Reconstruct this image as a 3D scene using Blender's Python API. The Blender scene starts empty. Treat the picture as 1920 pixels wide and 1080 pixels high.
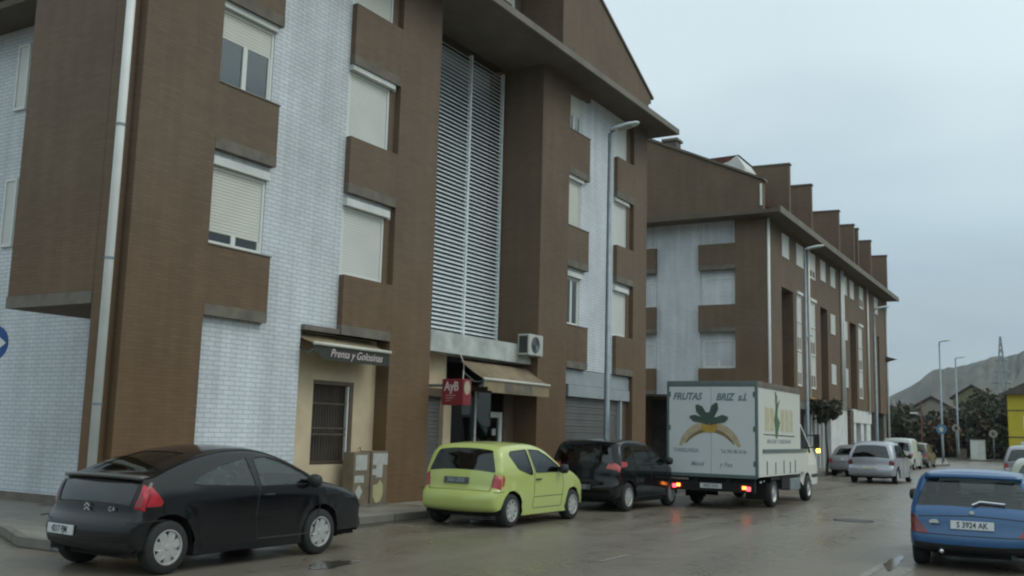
import bpy, bmesh, math, random
from mathutils import Vector, Matrix
from mathutils.geometry import delaunay_2d_cdt
R_ = math.radians
random.seed(7)
SC = bpy.context.scene
COL = SC.collection
PI = math.pi

# ------------------------------------------------------------------ camera
CAM_ROT = ((0.85866, 0.05103, 0.51000), (0.51194, -0.13565, -0.84825), (0.02589, 0.98944, -0.14260))
cd = bpy.data.cameras.new("camera"); cam = bpy.data.objects.new("camera", cd); COL.objects.link(cam)
_u, _, _v = (Matrix(CAM_ROT)).to_4x4().decompose()[0], 0, 0
_m = Matrix(CAM_ROT).to_quaternion().to_matrix().to_4x4()
_m.translation = Vector((0, 0, 1.68))
cam.matrix_world = _m
cd.sensor_width = 36; cd.lens = 1856.2 / 1920 * 36; cd.clip_start = .1; cd.clip_end = 9000
SC.camera = cam

# ------------------------------------------------------------------ world, sun, exposure
W = bpy.data.worlds.new("World"); SC.world = W; W.use_nodes = True
nt = W.node_tree; nt.nodes.clear(); N = nt.nodes.new; L = nt.links.new
def math_node(nt, op, a, b=None, c=None, clamp=False):
    n = nt.nodes.new('ShaderNodeMath'); n.operation = op; n.use_clamp = clamp
    for i, x in enumerate((a, b, c)):
        if x is None: continue
        if isinstance(x, (int, float)): n.inputs[i].default_value = x
        else: nt.links.new(x, n.inputs[i])
    return n.outputs[0]
def ramp(nt, fac, stops):
    n = nt.nodes.new('ShaderNodeValToRGB'); e = n.color_ramp.elements
    while len(e) < len(stops): e.new(.5)
    for i, (p, c) in enumerate(stops):
        e[i].position = p; e[i].color = (*c, 1) if len(c) == 3 else c
    nt.links.new(fac, n.inputs[0]); return n.outputs[0]
def mixc(nt, fac, a, b, mode='MIX'):
    n = nt.nodes.new('ShaderNodeMix'); n.data_type = 'RGBA'; n.blend_type = mode
    for i, x in ((0, fac), (6, a), (7, b)):
        if isinstance(x, (int, float)): n.inputs[i].default_value = x
        elif isinstance(x, tuple): n.inputs[i].default_value = (*x, 1)
        else: nt.links.new(x, n.inputs[i])
    return n.outputs[2]
SUN_EL, SUN_AZ = R_(48), R_(75)      # soft sun behind the cloud, over the street side
out = N('ShaderNodeOutputWorld'); bg = N('ShaderNodeBackground'); L(bg.outputs[0], out.inputs[0])
sky = N('ShaderNodeTexSky'); sky.sky_type = 'NISHITA'; sky.sun_disc = False
sky.sun_elevation = SUN_EL; sky.sun_rotation = SUN_AZ
tc = N('ShaderNodeTexCoord'); sep = N('ShaderNodeSeparateXYZ'); L(tc.outputs['Generated'], sep.inputs[0])
mp = N('ShaderNodeMapping'); mp.inputs['Scale'].default_value = (1, 1, 3.2); L(tc.outputs['Generated'], mp.inputs[0])
nz = N('ShaderNodeTexNoise'); nz.inputs['Scale'].default_value = 2.3; nz.inputs['Detail'].default_value = 6
nz.inputs['Roughness'].default_value = .5; nz.inputs['Distortion'].default_value = .3; L(mp.outputs[0], nz.inputs['Vector'])
elev = math_node(nt, 'ADD', sep.outputs['Z'], math_node(nt, 'MULTIPLY', math_node(nt, 'SUBTRACT', nz.outputs[0], .5), .26))
base = ramp(nt, elev, [(0.0, (.27, .34, .385)), (.10, (.285, .37, .43)), (.22, (.38, .49, .545)), (.36, (.54, .645, .685)), (.6, (.60, .70, .73)), (1.0, (.62, .71, .74))])
# a paler bank of cloud low over the hills
nb = N('ShaderNodeTexNoise'); nb.inputs['Scale'].default_value = 3.4; nb.inputs['Detail'].default_value = 5
mp2 = N('ShaderNodeMapping'); mp2.inputs['Scale'].default_value = (1, 1, 4.5); mp2.inputs['Location'].default_value = (.35, .2, .1); L(tc.outputs['Generated'], mp2.inputs[0]); L(mp2.outputs[0], nb.inputs['Vector'])
bank = math_node(nt, 'MULTIPLY', ramp(nt, nb.outputs[0], [(.42, (0, 0, 0)), (.62, (1, 1, 1))]), ramp(nt, sep.outputs['Z'], [(.02, (1, 1, 1)), (.16, (0, 0, 0))]))
base = mixc(nt, math_node(nt, 'MULTIPLY', bank, .55), base, (.42, .46, .44))
# the side of the sky behind the camera / over the street is brighter
side = ramp(nt, math_node(nt, 'ADD', math_node(nt, 'MULTIPLY', sep.outputs['X'], .5), .5), [(.38, (1, 1, 1)), (.95, (1.6, 1.56, 1.48))])
low = ramp(nt, math_node(nt, 'ADD', elev, 0.0), [(.10, (1, 1, 1)), (.30, (0, 0, 0))])          # unseen dark band low on the street side, added to darken car-side reflections
sidef = ramp(nt, math_node(nt, 'ADD', math_node(nt, 'MULTIPLY', sep.outputs['X'], .5), .5), [(.60, (0, 0, 0)), (.80, (1, 1, 1))])
base = mixc(nt, 1.0, base, side, 'MULTIPLY')
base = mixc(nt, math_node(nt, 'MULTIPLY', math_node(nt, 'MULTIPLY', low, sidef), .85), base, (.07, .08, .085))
skyd = mixc(nt, 1.0, sky.outputs[0], (.07, .07, .07), 'MULTIPLY')
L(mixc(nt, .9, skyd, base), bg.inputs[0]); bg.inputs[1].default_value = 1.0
sd = bpy.data.lights.new("sun", 'SUN'); sun = bpy.data.objects.new("sun", sd); COL.objects.link(sun)
sd.energy = .5; sd.angle = R_(25); sd.color = (1, .95, .88)
sdir = Vector((math.sin(SUN_AZ) * math.cos(SUN_EL), math.cos(SUN_AZ) * math.cos(SUN_EL), math.sin(SUN_EL)))
sun.rotation_euler = sdir.to_track_quat('Z', 'Y').to_euler()
SC.view_settings.view_transform = 'Standard'; SC.view_settings.look = 'None'
SC.view_settings.exposure = .45; SC.view_settings.gamma = 1
SC.cycles.filter_width = 2.2; SC.cycles.use_denoising = True
SC.cycles.max_bounces = 8; SC.cycles.transparent_max_bounces = 12; SC.cycles.volume_bounces = 0

# ------------------------------------------------------------------ materials
def new_mat(name):
    m = bpy.data.materials.new(name); m.use_nodes = True
    t = m.node_tree; b = t.nodes['Principled BSDF']; return m, t, b
def mat(name, col, rough=.6, metal=0, spec=.5, var=.12, scale=6.0, bump=0, coat=0, emit=None, estr=0, gritty=0):
    m, t, b = new_mat(name)
    tcn = t.nodes.new('ShaderNodeTexCoord'); n = t.nodes.new('ShaderNodeTexNoise')
    n.inputs['Scale'].default_value = scale; n.inputs['Detail'].default_value = 6
    t.links.new(tcn.outputs['Object'], n.inputs['Vector'])
    lo = tuple(max(0, c * (1 - var)) for c in col); hi = tuple(min(1, c * (1 + var)) for c in col)
    c = ramp(t, n.outputs[0], [(.3, lo), (.7, hi)])
    t.links.new(c, b.inputs['Base Color'])
    b.inputs['Roughness'].default_value = rough; b.inputs['Metallic'].default_value = metal
    b.inputs['Specular IOR Level'].default_value = spec; b.inputs['Coat Weight'].default_value = coat
    b.inputs['Coat Roughness'].default_value = .08
    if gritty:
        r = math_node(t, 'ADD', math_node(t, 'MULTIPLY', n.outputs[0], gritty), rough - gritty * .5, clamp=True)
        t.links.new(r, b.inputs['Roughness'])
    if bump:
        bn = t.nodes.new('ShaderNodeBump'); bn.inputs['Strength'].default_value = bump; bn.inputs['Distance'].default_value = .02
        t.links.new(n.outputs[0], bn.inputs['Height']); t.links.new(bn.outputs[0], b.inputs['Normal'])
    if emit: b.inputs['Emission Color'].default_value = (*emit, 1); b.inputs['Emission Strength'].default_value = estr
    return m
def brick_mat(name, c1, c2, mortar, bw=.25, rh=.075, ms=.012, rough=.75, stain=.25, bump=.3, contrast=1.0, warm=None):
    m, t, b = new_mat(name)
    tcn = t.nodes.new('ShaderNodeTexCoord'); s = t.nodes.new('ShaderNodeSeparateXYZ'); t.links.new(tcn.outputs['Object'], s.inputs[0])
    cmb = t.nodes.new('ShaderNodeCombineXYZ')
    t.links.new(math_node(t, 'ADD', s.outputs[0], s.outputs[1]), cmb.inputs[0]); t.links.new(s.outputs[2], cmb.inputs[1])
    br = t.nodes.new('ShaderNodeTexBrick'); t.links.new(cmb.outputs[0], br.inputs['Vector'])
    br.inputs['Color1'].default_value = (*c1, 1); br.inputs['Color2'].default_value = (*c2, 1); br.inputs['Mortar'].default_value = (*mortar, 1)
    br.inputs['Scale'].default_value = 1; br.inputs['Mortar Size'].default_value = ms; br.inputs['Mortar Smooth'].default_value = .3
    br.inputs['Brick Width'].default_value = bw; br.inputs['Row Height'].default_value = rh; br.inputs['Bias'].default_value = 0
    n = t.nodes.new('ShaderNodeTexNoise'); n.inputs['Scale'].default_value = .55; n.inputs['Detail'].default_value = 8; n.inputs['Roughness'].default_value = .6
    t.links.new(tcn.outputs['Object'], n.inputs['Vector'])
    # rain streaks: noise stretched vertically
    mp = t.nodes.new('ShaderNodeMapping'); mp.inputs['Scale'].default_value = (2.6, 2.6, .18); t.links.new(tcn.outputs['Object'], mp.inputs[0])
    n2 = t.nodes.new('ShaderNodeTexNoise'); n2.inputs['Scale'].default_value = 1.6; n2.inputs['Detail'].default_value = 5; t.links.new(mp.outputs[0], n2.inputs['Vector'])
    f = math_node(t, 'ADD', math_node(t, 'MULTIPLY', n.outputs[0], .6), math_node(t, 'MULTIPLY', n2.outputs[0], .4))
    g = ramp(t, f, [(.35, (1 - stain,) * 3), (.65, (1 + stain * .25,) * 3)])
    c = mixc(t, 1.0, br.outputs[0], g, 'MULTIPLY')
    if warm:   # lower courses darker and more orange, fades up the wall
        zf = ramp(t, math_node(t, 'ADD', math_node(t, 'MULTIPLY', s.outputs[2], .1), math_node(t, 'MULTIPLY', n.outputs[0], .15)), [(.1, (1, 1, 1)), (.75, (0, 0, 0))])
        c = mixc(t, math_node(t, 'MULTIPLY', zf, .8), c, mixc(t, 1.0, c, warm, 'MULTIPLY'))
    t.links.new(c, b.inputs['Base Color']); b.inputs['Roughness'].default_value = rough; b.inputs['Specular IOR Level'].default_value = .3
    bn = t.nodes.new('ShaderNodeBump'); bn.inputs['Strength'].default_value = bump; bn.inputs['Distance'].default_value = .01; bn.invert = True
    t.links.new(br.outputs['Fac'], bn.inputs['Height']); t.links.new(bn.outputs[0], b.inputs['Normal'])
    return m
def glass_mat(name, tint, alpha_mix, rough=.03):
    m, t, b = new_mat(name); o = t.nodes['Material Output']
    tr = t.nodes.new('ShaderNodeBsdfTransparent'); tr.inputs[0].default_value = (*tint, 1)
    gl = t.nodes.new('ShaderNodeBsdfGlossy'); gl.inputs['Roughness'].default_value = rough; gl.inputs[0].default_value = (.9, .95, .95, 1)
    fr = t.nodes.new('ShaderNodeFresnel'); fr.inputs[0].default_value = 1.5
    mx = t.nodes.new('ShaderNodeMixShader')
    t.links.new(math_node(t, 'ADD', math_node(t, 'MULTIPLY', fr.outputs[0], .9), alpha_mix), mx.inputs[0])
    t.links.new(tr.outputs[0], mx.inputs[1]); t.links.new(gl.outputs[0], mx.inputs[2]); t.links.new(mx.outputs[0], o.inputs[0])
    return m
def paint_mat(name, col, rough=.3, metal=.0, coat=1.0, dirt=.3, spec=.5):
    m, t, b = new_mat(name)
    tcn = t.nodes.new('ShaderNodeTexCoord'); s = t.nodes.new('ShaderNodeSeparateXYZ'); t.links.new(tcn.outputs['Object'], s.inputs[0])
    n = t.nodes.new('ShaderNodeTexNoise'); n.inputs['Scale'].default_value = 3.2; n.inputs['Detail'].default_value = 7; n.inputs['Roughness'].default_value = .65
    t.links.new(tcn.outputs['Object'], n.inputs['Vector'])
    # road dirt sprayed over the lower bodywork
    d = ramp(t, math_node(t, 'ADD', s.outputs[2], math_node(t, 'MULTIPLY', n.outputs[0], .35)), [(.33, (1, 1, 1)), (.75, (0, 0, 0))])
    d = math_node(t, 'MULTIPLY', d, dirt)
    d2 = math_node(t, 'ADD', d, math_node(t, 'MULTIPLY', ramp(t, n.outputs[0], [(.5, (0, 0, 0)), (.8, (1, 1, 1))]), dirt * .25))
    t.links.new(mixc(t, d2, col, (.075, .066, .055)), b.inputs['Base Color'])
    t.links.new(math_node(t, 'ADD', math_node(t, 'MULTIPLY', d2, .5), rough, clamp=True), b.inputs['Roughness'])
    b.inputs['Metallic'].default_value = metal; b.inputs['Specular IOR Level'].default_value = spec
    t.links.new(math_node(t, 'SUBTRACT', coat, math_node(t, 'MULTIPLY', d2, coat), clamp=True), b.inputs['Coat Weight']); b.inputs['Coat Roughness'].default_value = .04
    return m
M = {}
M['brown'] = brick_mat('brown_brick', (.172, .124, .086), (.150, .107, .073), (.138, .104, .076), .24, .06, .008, stain=.20, bump=.15, warm=(.98, .76, .46))
M['white'] = brick_mat('white_painted_brick', (.67, .71, .735), (.61, .65, .68), (.41, .455, .49), .25, .08, .009, rough=.5, stain=.24, bump=.3)
M['white_plain'] = mat('white_render', (.60, .62, .60), .7, var=.12, scale=2)
M['concrete'] = mat('grey_concrete', (.145, .13, .105), .85, var=.25, scale=3, bump=.2)
M['beam'] = mat('stained_pale_concrete', (.42, .45, .43), .8, var=.3, scale=2.2, bump=.2)
M['soffit'] = mat('brown_soffit', (.115, .093, .07), .85, var=.15, scale=2)
M['cream'] = mat('cream_render', (.53, .43, .29), .8, var=.16, scale=1.6, bump=.1)
M['frame'] = mat('white_window_frame', (.66, .68, .65), .45, var=.04)
M['shutter'] = mat('cream_shutter', (.60, .61, .55), .5, var=.05, scale=1.2)
M['shutter2'] = mat('pale_shutter', (.62, .635, .60), .5, var=.05, scale=1.2)
M['curtain'] = mat('window_curtain', (.33, .36, .37), .9, var=.2, scale=2)
M['louvre'] = mat('aluminium_louvre', (.78, .84, .86), .45, var=.08)
M['darkvoid'] = mat('dark_interior', (.018, .02, .02), .9, var=.2)
M['stair'] = mat('dim_stairwell', (.13, .155, .165), .9, var=.3, scale=.8)
M['interior'] = mat('shop_interior', (.05, .047, .042), .8, var=.5, scale=1.2)
M['pipe'] = mat('white_drainpipe', (.68, .70, .67), .45, var=.08, scale=2)
M['rooftile'] = brick_mat('red_roof_tile', (.17, .06, .045), (.13, .045, .035), (.06, .03, .025), .3, .25, .03)
M['copper'] = mat('dark_brown_cladding', (.115, .092, .075), .6, var=.2, scale=1.5)
M['fascia'] = mat('grey_fascia', (.165, .15, .12), .7, var=.15, scale=2)
M['metalgrey'] = mat('galvanised_pole', (.22, .26, .28), .45, metal=.5, var=.15, scale=4)
M['lamphead'] = mat('lamp_head_grey', (.55, .60, .61), .35, var=.05)
M['lens'] = mat('lamp_lens', (.35, .36, .35), .25, var=.05)
M['awn_brown'] = mat('tan_awning_cloth', (.235, .18, .115), .85, var=.22, scale=3)
M['awn_tan'] = mat('tan_valance_cloth', (.26, .205, .125), .85, var=.15, scale=3)
M['awn_black'] = mat('dark_green_valance', (.035, .038, .03), .8, var=.2)
M['bar'] = mat('cream_awning_bar', (.58, .58, .50), .4, var=.05)
M['rollshutter'] = mat('grey_roll_shutter', (.115, .115, .112), .55, var=.12, scale=2)
M['shutterbox'] = mat('pale_grey_panel', (.30, .33, .35), .5, var=.1, scale=2)
M['bars'] = mat('brown_painted_iron', (.085, .062, .045), .6, var=.2)
M['doorbrown'] = mat('dark_brown_jamb', (.10, .07, .048), .6, var=.15)
M['aircon'] = mat('cream_aircon_case', (.46, .47, .43), .5, var=.08, scale=3)
M['darkgrille'] = mat('dark_grille', (.045, .05, .05), .6)
M['red'] = mat('dark_red_sign', (.21, .02, .028), .5, var=.12)
M['signwhite'] = mat('sign_lettering', (.62, .52, .52), .6, var=.03)
M['signcream'] = mat('sign_cream_panel', (.38, .33, .24), .6, var=.05)
M['cabinet'] = mat('brown_grey_cabinet', (.17, .135, .09), .65, var=.2, scale=4)
M['paper'] = mat('white_notice', (.40, .41, .385), .8, var=.12, scale=9)
M['yellowpaper'] = mat('pale_yellow_poster', (.40, .39, .20), .8, var=.12, scale=6)
M['pave'] = None
M['tyre'] = mat('tyre_rubber', (.018, .018, .018), .8, var=.3, scale=20)
M['rim'] = mat('silver_wheel_trim', (.42, .43, .42), .35, metal=.35, var=.1)
M['rimdark'] = mat('brake_dark', (.02, .02, .02), .7)
M['black'] = mat('black_plastic', (.018, .019, .020), .55, var=.2, scale=15)
M['underbody'] = mat('underbody_black', (.010, .010, .010), .95)
M['seat'] = mat('grey_seat_cloth', (.045, .047, .05), .95, var=.2)
M['carglass'] = glass_mat('car_glass', (.80, .88, .84), .03)
M['darkglass'] = glass_mat('dark_car_glass', (.10, .13, .13), .035)
M['winglass'] = glass_mat('window_glass', (.55, .60, .60), .10)
M['shopglass'] = glass_mat('shop_glass', (.40, .44, .42), .03)
M['plate'] = mat('white_number_plate', (.55, .57, .57), .4, var=.04)
M['platedark'] = mat('plate_lettering', (.03, .03, .035), .6)
M['chrome'] = mat('chrome', (.7, .72, .72), .18, metal=.9, var=.02)
M['taillight'] = mat('red_lamp_lens', (.40, .010, .022), .22, var=.25, scale=14, coat=.5)
M['taildark'] = mat('dark_red_lens', (.14, .008, .012), .2, var=.2, coat=.6)
M['tailclear'] = mat('clear_lamp_lens', (.35, .25, .25), .2, var=.2, coat=.5)
M['tailred2'] = mat('pinkish_lamp_lens', (.42, .06, .06), .25, var=.15, coat=.5)
M['headlight'] = mat('headlamp', (.5, .5, .5), .15, var=.1, coat=.5)
M['lit_red'] = mat('lit_red_lamp', (.8, .05, .05), .4, emit=(1, .07, .10), estr=2.6)
M['lit_orange'] = mat('lit_orange_lamp', (.9, .3, .05), .4, emit=(1, .25, .04), estr=3.2)
M['lit_amber'] = mat('lit_amber_indicator', (.9, .6, .05), .4, emit=(1, .62, .05), estr=7.0)
M['box'] = paint_mat('truck_box_white', (.56, .60, .61), .4, coat=.2, dirt=.30)
M['boxside'] = paint_mat('truck_side_cream', (.60, .62, .57), .4, coat=.2, dirt=.30)
M['boxtrim'] = mat('truck_box_trim', (.10, .14, .14), .5)
M['boxtrim2'] = mat('galvanised_bar', (.36, .39, .40), .4, metal=.3)
M['txtblue'] = mat('faded_blue_lettering', (.13, .18, .215), .6, var=.1)
M['txtgrey'] = mat('faded_grey_lettering', (.25, .29, .31), .6, var=.1)
M['grn'] = mat('dark_green_print', (.05, .085, .07), .6, var=.2)
M['grn2'] = mat('green_print', (.07, .14, .06), .6, var=.2)
M['yel'] = mat('yellow_print', (.42, .27, .045), .6, var=.2)
M['yelpale'] = mat('pale_yellow_print', (.46, .42, .27), .6, var=.12)
M['brn'] = mat('brown_print', (.20, .135, .06), .6, var=.2)
M['orn'] = mat('pale_orange_print', (.43, .36, .24), .6, var=.15)
M['tan'] = M['orn']
M['blue_sign'] = mat('blue_sign', (.012, .07, .26), .4)
M['lampblue'] = mat('blue_round_sign', (.10, .25, .38), .5)
M['yellowhouse'] = mat('yellow_render', (.50, .41, .035), .8, var=.08, scale=1)
M['yellow_lo'] = mat('yellow_band', (.13, .11, .05), .8)
M['beige'] = mat('beige_render', (.28, .26, .21), .85, var=.15, scale=.6)
M['darkroof'] = mat('dark_tile_roof', (.085, .07, .06), .85, var=.2, scale=1.5)
M['leaf'] = mat('dark_foliage', (.056, .058, .036), .8, var=.5, scale=1.0)
M['leaf2'] = mat('olive_foliage', (.085, .076, .042), .8, var=.4, scale=1.0)
M['leaf3'] = mat('bare_brown_twigs', (.095, .075, .052), .85, var=.35, scale=1.0)
M['leafred'] = mat('russet_foliage', (.09, .06, .035), .85, var=.3, scale=1.0)
M['bark'] = mat('bark', (.055, .045, .036), .9, var=.3, scale=5)
M['markwhite'] = mat('worn_white_paint', (.20, .19, .165), .5, var=.5, scale=7)
M['iron'] = mat('cast_iron', (.035, .035, .035), .5, var=.3, scale=20)
M['kerb'] = brick_mat('kerb_stone', (.20, .188, .16), (.165, .155, .135), (.05, .048, .042), 1.0, 6.0, .014, stain=.3)
M['grass'] = mat('grass_ground', (.06, .07, .035), .95, var=.4, scale=.4)
M['hill'] = mat('hill_scrub', (.062, .062, .042), .95, var=.6, scale=.02)

def road_mat():
    m, t, b = new_mat('wet_asphalt')
    tcn = t.nodes.new('ShaderNodeTexCoord')
    def noise(sc, det, vec=None, rough=.55):
        n = t.nodes.new('ShaderNodeTexNoise'); n.inputs['Scale'].default_value = sc; n.inputs['Detail'].default_value = det; n.inputs['Roughness'].default_value = rough
        t.links.new(vec or tcn.outputs['Object'], n.inputs['Vector']); return n.outputs[0]
    mp = t.nodes.new('ShaderNodeMapping'); mp.inputs['Scale'].default_value = (1, .12, 1); t.links.new(tcn.outputs['Object'], mp.inputs[0])
    tracks = noise(.9, 4, mp.outputs[0]); big = noise(.35, 5); fine = noise(60, 3); mid = noise(2.2, 6)
    f = math_node(t, 'ADD', math_node(t, 'MULTIPLY', tracks, .5), math_node(t, 'MULTIPLY', big, .5))
    c = ramp(t, f, [(.3, (.118, .101, .078)), (.5, (.148, .129, .100)), (.7, (.180, .158, .124))])
    c = mixc(t, 1.0, c, ramp(t, fine, [(.3, (.75,) * 3), (.7, (1.2,) * 3)]), 'MULTIPLY')
    t.links.new(c, b.inputs['Base Color'])
    wet = math_node(t, 'ADD', math_node(t, 'MULTIPLY', tracks, .55), math_node(t, 'MULTIPLY', mid, .45))
    r = ramp(t, wet, [(.35, (.19,) * 3), (.48, (.33,) * 3), (.65, (.48,) * 3)])
    t.links.new(r, b.inputs['Roughness']); b.inputs['Specular IOR Level'].default_value = .55
    bn = t.nodes.new('ShaderNodeBump'); bn.inputs['Strength'].default_value = .18; bn.inputs['Distance'].default_value = .004
    t.links.new(math_node(t, 'ADD', fine, math_node(t, 'MULTIPLY', mid, 1.5)), bn.inputs['Height']); t.links.new(bn.outputs[0], b.inputs['Normal'])
    return m
def pave_mat():
    m, t, b = new_mat('wet_pavement_tiles')
    tcn = t.nodes.new('ShaderNodeTexCoord')
    br = t.nodes.new('ShaderNodeTexBrick'); t.links.new(tcn.outputs['Object'], br.inputs['Vector'])
    br.offset = 0; br.inputs['Scale'].default_value = 1; br.inputs['Brick Width'].default_value = .4; br.inputs['Row Height'].default_value = .4; br.inputs['Mortar Size'].default_value = .008
    br.inputs['Color1'].default_value = (.24, .225, .19, 1); br.inputs['Color2'].default_value = (.205, .192, .165, 1); br.inputs['Mortar'].default_value = (.07, .068, .06, 1)
    n = t.nodes.new('ShaderNodeTexNoise'); n.inputs['Scale'].default_value = 1.3; n.inputs['Detail'].default_value = 7; t.links.new(tcn.outputs['Object'], n.inputs['Vector'])
    t.links.new(mixc(t, 1.0, br.outputs[0], ramp(t, n.outputs[0], [(.3, (.7,) * 3), (.7, (1.15,) * 3)]), 'MULTIPLY'), b.inputs['Base Color'])
    t.links.new(ramp(t, n.outputs[0], [(.35, (.25,) * 3), (.6, (.6,) * 3)]), b.inputs['Roughness'])
    return m
M['road'] = road_mat(); M['pave'] = pave_mat()

# ------------------------------------------------------------------ helpers
def link(o): COL.objects.link(o); return o
def tag(o, label=None, cat=None, group=None, kind=None):
    if label: o['label'] = label
    if cat: o['category'] = cat
    if group: o['group'] = group
    if kind: o['kind'] = kind
    return o
def empty(name, loc=(0, 0, 0), rz=0, label=None, cat=None, group=None):
    o = link(bpy.data.objects.new(name, None)); o.location = loc; o.rotation_euler = (0, 0, rz); o.empty_display_size = .3
    return tag(o, label, cat, group)
def obj(name, bm, m, parent=None, smooth=False, loc=None, bevel=0):
    me = bpy.data.meshes.new(name)
    if not getattr(bm, 'keepn', False): pass
    bmesh.ops.recalc_face_normals(bm, faces=bm.faces[:])
    bm.to_mesh(me); bm.free()
    me.materials.append(m)
    if smooth:
        for p in me.polygons: p.use_smooth = True
    o = link(bpy.data.objects.new(name, me))
    if parent: o.parent = parent
    if loc: o.location = loc
    if bevel:
        b = o.modifiers.new('bevel', 'BEVEL'); b.width = bevel; b.segments = 2; b.limit_method = 'ANGLE'
    return o
def nb(): return bmesh.new()
def pieces(name, boxes, m, parent):
    for b in boxes: obj(name, bx(bmesh.new(), *b), M[m] if isinstance(m, str) else m, parent)
def bx(bm, x0, x1, y0, y1, z0, z1):
    v = [bm.verts.new((x, y, z)) for x in (x0, x1) for y in (y0, y1) for z in (z0, z1)]
    for f in ((0, 1, 3, 2), (4, 6, 7, 5), (0, 4, 5, 1), (2, 3, 7, 6), (0, 2, 6, 4), (1, 5, 7, 3)): bm.faces.new([v[i] for i in f])
    return bm
def box(*a): return bx(nb(), *a)
def prism(bm, pts, fn, a, b):
    """pts 2-D outline; fn(p,q,t) -> 3-D; extruded from t=a to t=b"""
    A = [bm.verts.new(fn(p, q, a)) for p, q in pts]; B = [bm.verts.new(fn(p, q, b)) for p, q in pts]
    bm.faces.new(A); bm.faces.new(B[::-1]); n = len(pts)
    for i in range(n): bm.faces.new((A[i], B[i], B[(i + 1) % n], A[(i + 1) % n]))
    return bm
def XY(p, q, t): return (p, q, t)
def XZ(p, q, t): return (p, t, q)
def YZ(p, q, t): return (t, p, q)
def tube(bm, pts, r, n=8, caps=True):
    pts = [Vector(p) for p in pts]; rings = []
    for i, p in enumerate(pts):
        d = (pts[min(i + 1, len(pts) - 1)] - pts[max(i - 1, 0)]).normalized()
        a = d.orthogonal().normalized() if abs(d.z) > .99 else d.cross(Vector((0, 0, 1))).normalized()
        b = d.cross(a); rr = r[i] if isinstance(r, (list, tuple)) else r
        rings.append([bm.verts.new(p + (a * math.cos(2 * PI * k / n) + b * math.sin(2 * PI * k / n)) * rr) for k in range(n)])
    for A, B in zip(rings, rings[1:]):
        for k in range(n): bm.faces.new((A[k], A[(k + 1) % n], B[(k + 1) % n], B[k]))
    if caps: bm.faces.new(rings[0][::-1]); bm.faces.new(rings[-1])
    return bm
def lathe_y(bm, prof, n=32, c=(0, 0, 0), cap=True):
    """prof (radius, y): revolve about the Y axis through c"""
    rings = [[bm.verts.new((c[0] + r * math.cos(2 * PI * k / n), c[1] + y, c[2] + r * math.sin(2 * PI * k / n))) for k in range(n)] for r, y in prof]
    for A, B in zip(rings, rings[1:]):
        for k in range(n): bm.faces.new((A[k], A[(k + 1) % n], B[(k + 1) % n], B[k]))
    if cap: bm.faces.new(rings[0]); bm.faces.new(rings[-1])
    return bm
FONT = {}
def text(name, s, size, m, parent, mw, shear=0, bold=.0, squash=1.0, align='CENTER', thick=.002):
    cu = bpy.data.curves.new('t', 'FONT'); cu.body = s; cu.size = size; cu.align_x = align; cu.align_y = 'CENTER'; cu.shear = shear; cu.extrude = thick; cu.offset = bold; cu.resolution_u = 4
    o = bpy.data.objects.new('t', cu); COL.objects.link(o)
    dg = bpy.context.evaluated_depsgraph_get(); me = bpy.data.meshes.new_from_object(o.evaluated_get(dg))
    bpy.data.objects.remove(o); bpy.data.curves.remove(cu)
    me.transform(Matrix.Diagonal((squash, 1, 1, 1))); me.transform(mw)
    me.materials.clear(); me.materials.append(m)
    t = link(bpy.data.objects.new(name, me)); t.parent = parent; return t
def face_px(x, y, z):   # text lying in a plane that faces +X, reading along +Y
    return Matrix(((0, 0, 1, x), (1, 0, 0, y), (0, 1, 0, z), (0, 0, 0, 1)))
def face_my(x, y, z):   # faces -Y, reads along +X
    return Matrix(((1, 0, 0, x), (0, 0, -1, y), (0, 1, 0, z), (0, 0, 0, 1)))

# ------------------------------------------------------------------ ground, road, pavements
F = -12.8                        # plane of the street facades
def sheet(name, polys, z, m, th=None):
    bm = nb()
    for P in polys:
        if th: prism(bm, P, XY, z - th, z)
        else: bm.faces.new([bm.verts.new((x, y, z)) for x, y in P])
    return tag(obj(name, bm, m), kind='structure')
sheet('ground', [[(-3500, -1500), (3500, -1500), (3500, 5500), (-3500, 5500)]], -.02, M['grass'])
sheet('road', [[(-60, -40), (14, -40), (14, 104), (-60, 104)]], 0, M['road'])
KX = -11.15
def pave(name, P): return sheet(name, [P], .13, M['pave'], .16)
pave('pavement', [(-60, 8.85), (-13.6, 8.85), (-12.4, 8.3), (KX - .12, 8.3), (KX - .12, 38), (-12.02, 72.5), (-10.3, 74.5), (-10.0, 78), (-14.2, 108), (-60, 108)])
sheet('kerb', [[(KX - .12, 8.3), (KX, 8.3), (KX, 38), (KX - .12, 38)]], .134, M['kerb'], .13)
sheet('kerb', [[(-60, 8.72), (-13.6, 8.72), (-12.4, 8.17), (KX, 8.17), (KX, 8.3), (-12.4, 8.3), (-13.6, 8.85), (-60, 8.85)]], .134, M['kerb'], .13)
sheet('kerb', [[(KX, 38), (-11.9, 72.4), (-10.2, 74.4), (-9.88, 78), (-14.05, 108), (-14.2, 108), (-10.0, 78), (-10.3, 74.5), (-12.02, 72.5), (KX - .12, 38)]], .134, M['kerb'], .13)
pave('pavement', [(2.7, -30), (12, -30), (12, 104), (2.7, 104)])
sheet('kerb', [[(2.56, -30), (2.7, -30), (2.7, 104), (2.56, 104)]], .134, M['kerb'], .13)
pave('pavement', [(-60, 104.2), (14, 104.2), (14, 108), (-60, 108)]).location.z = -.004
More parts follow.
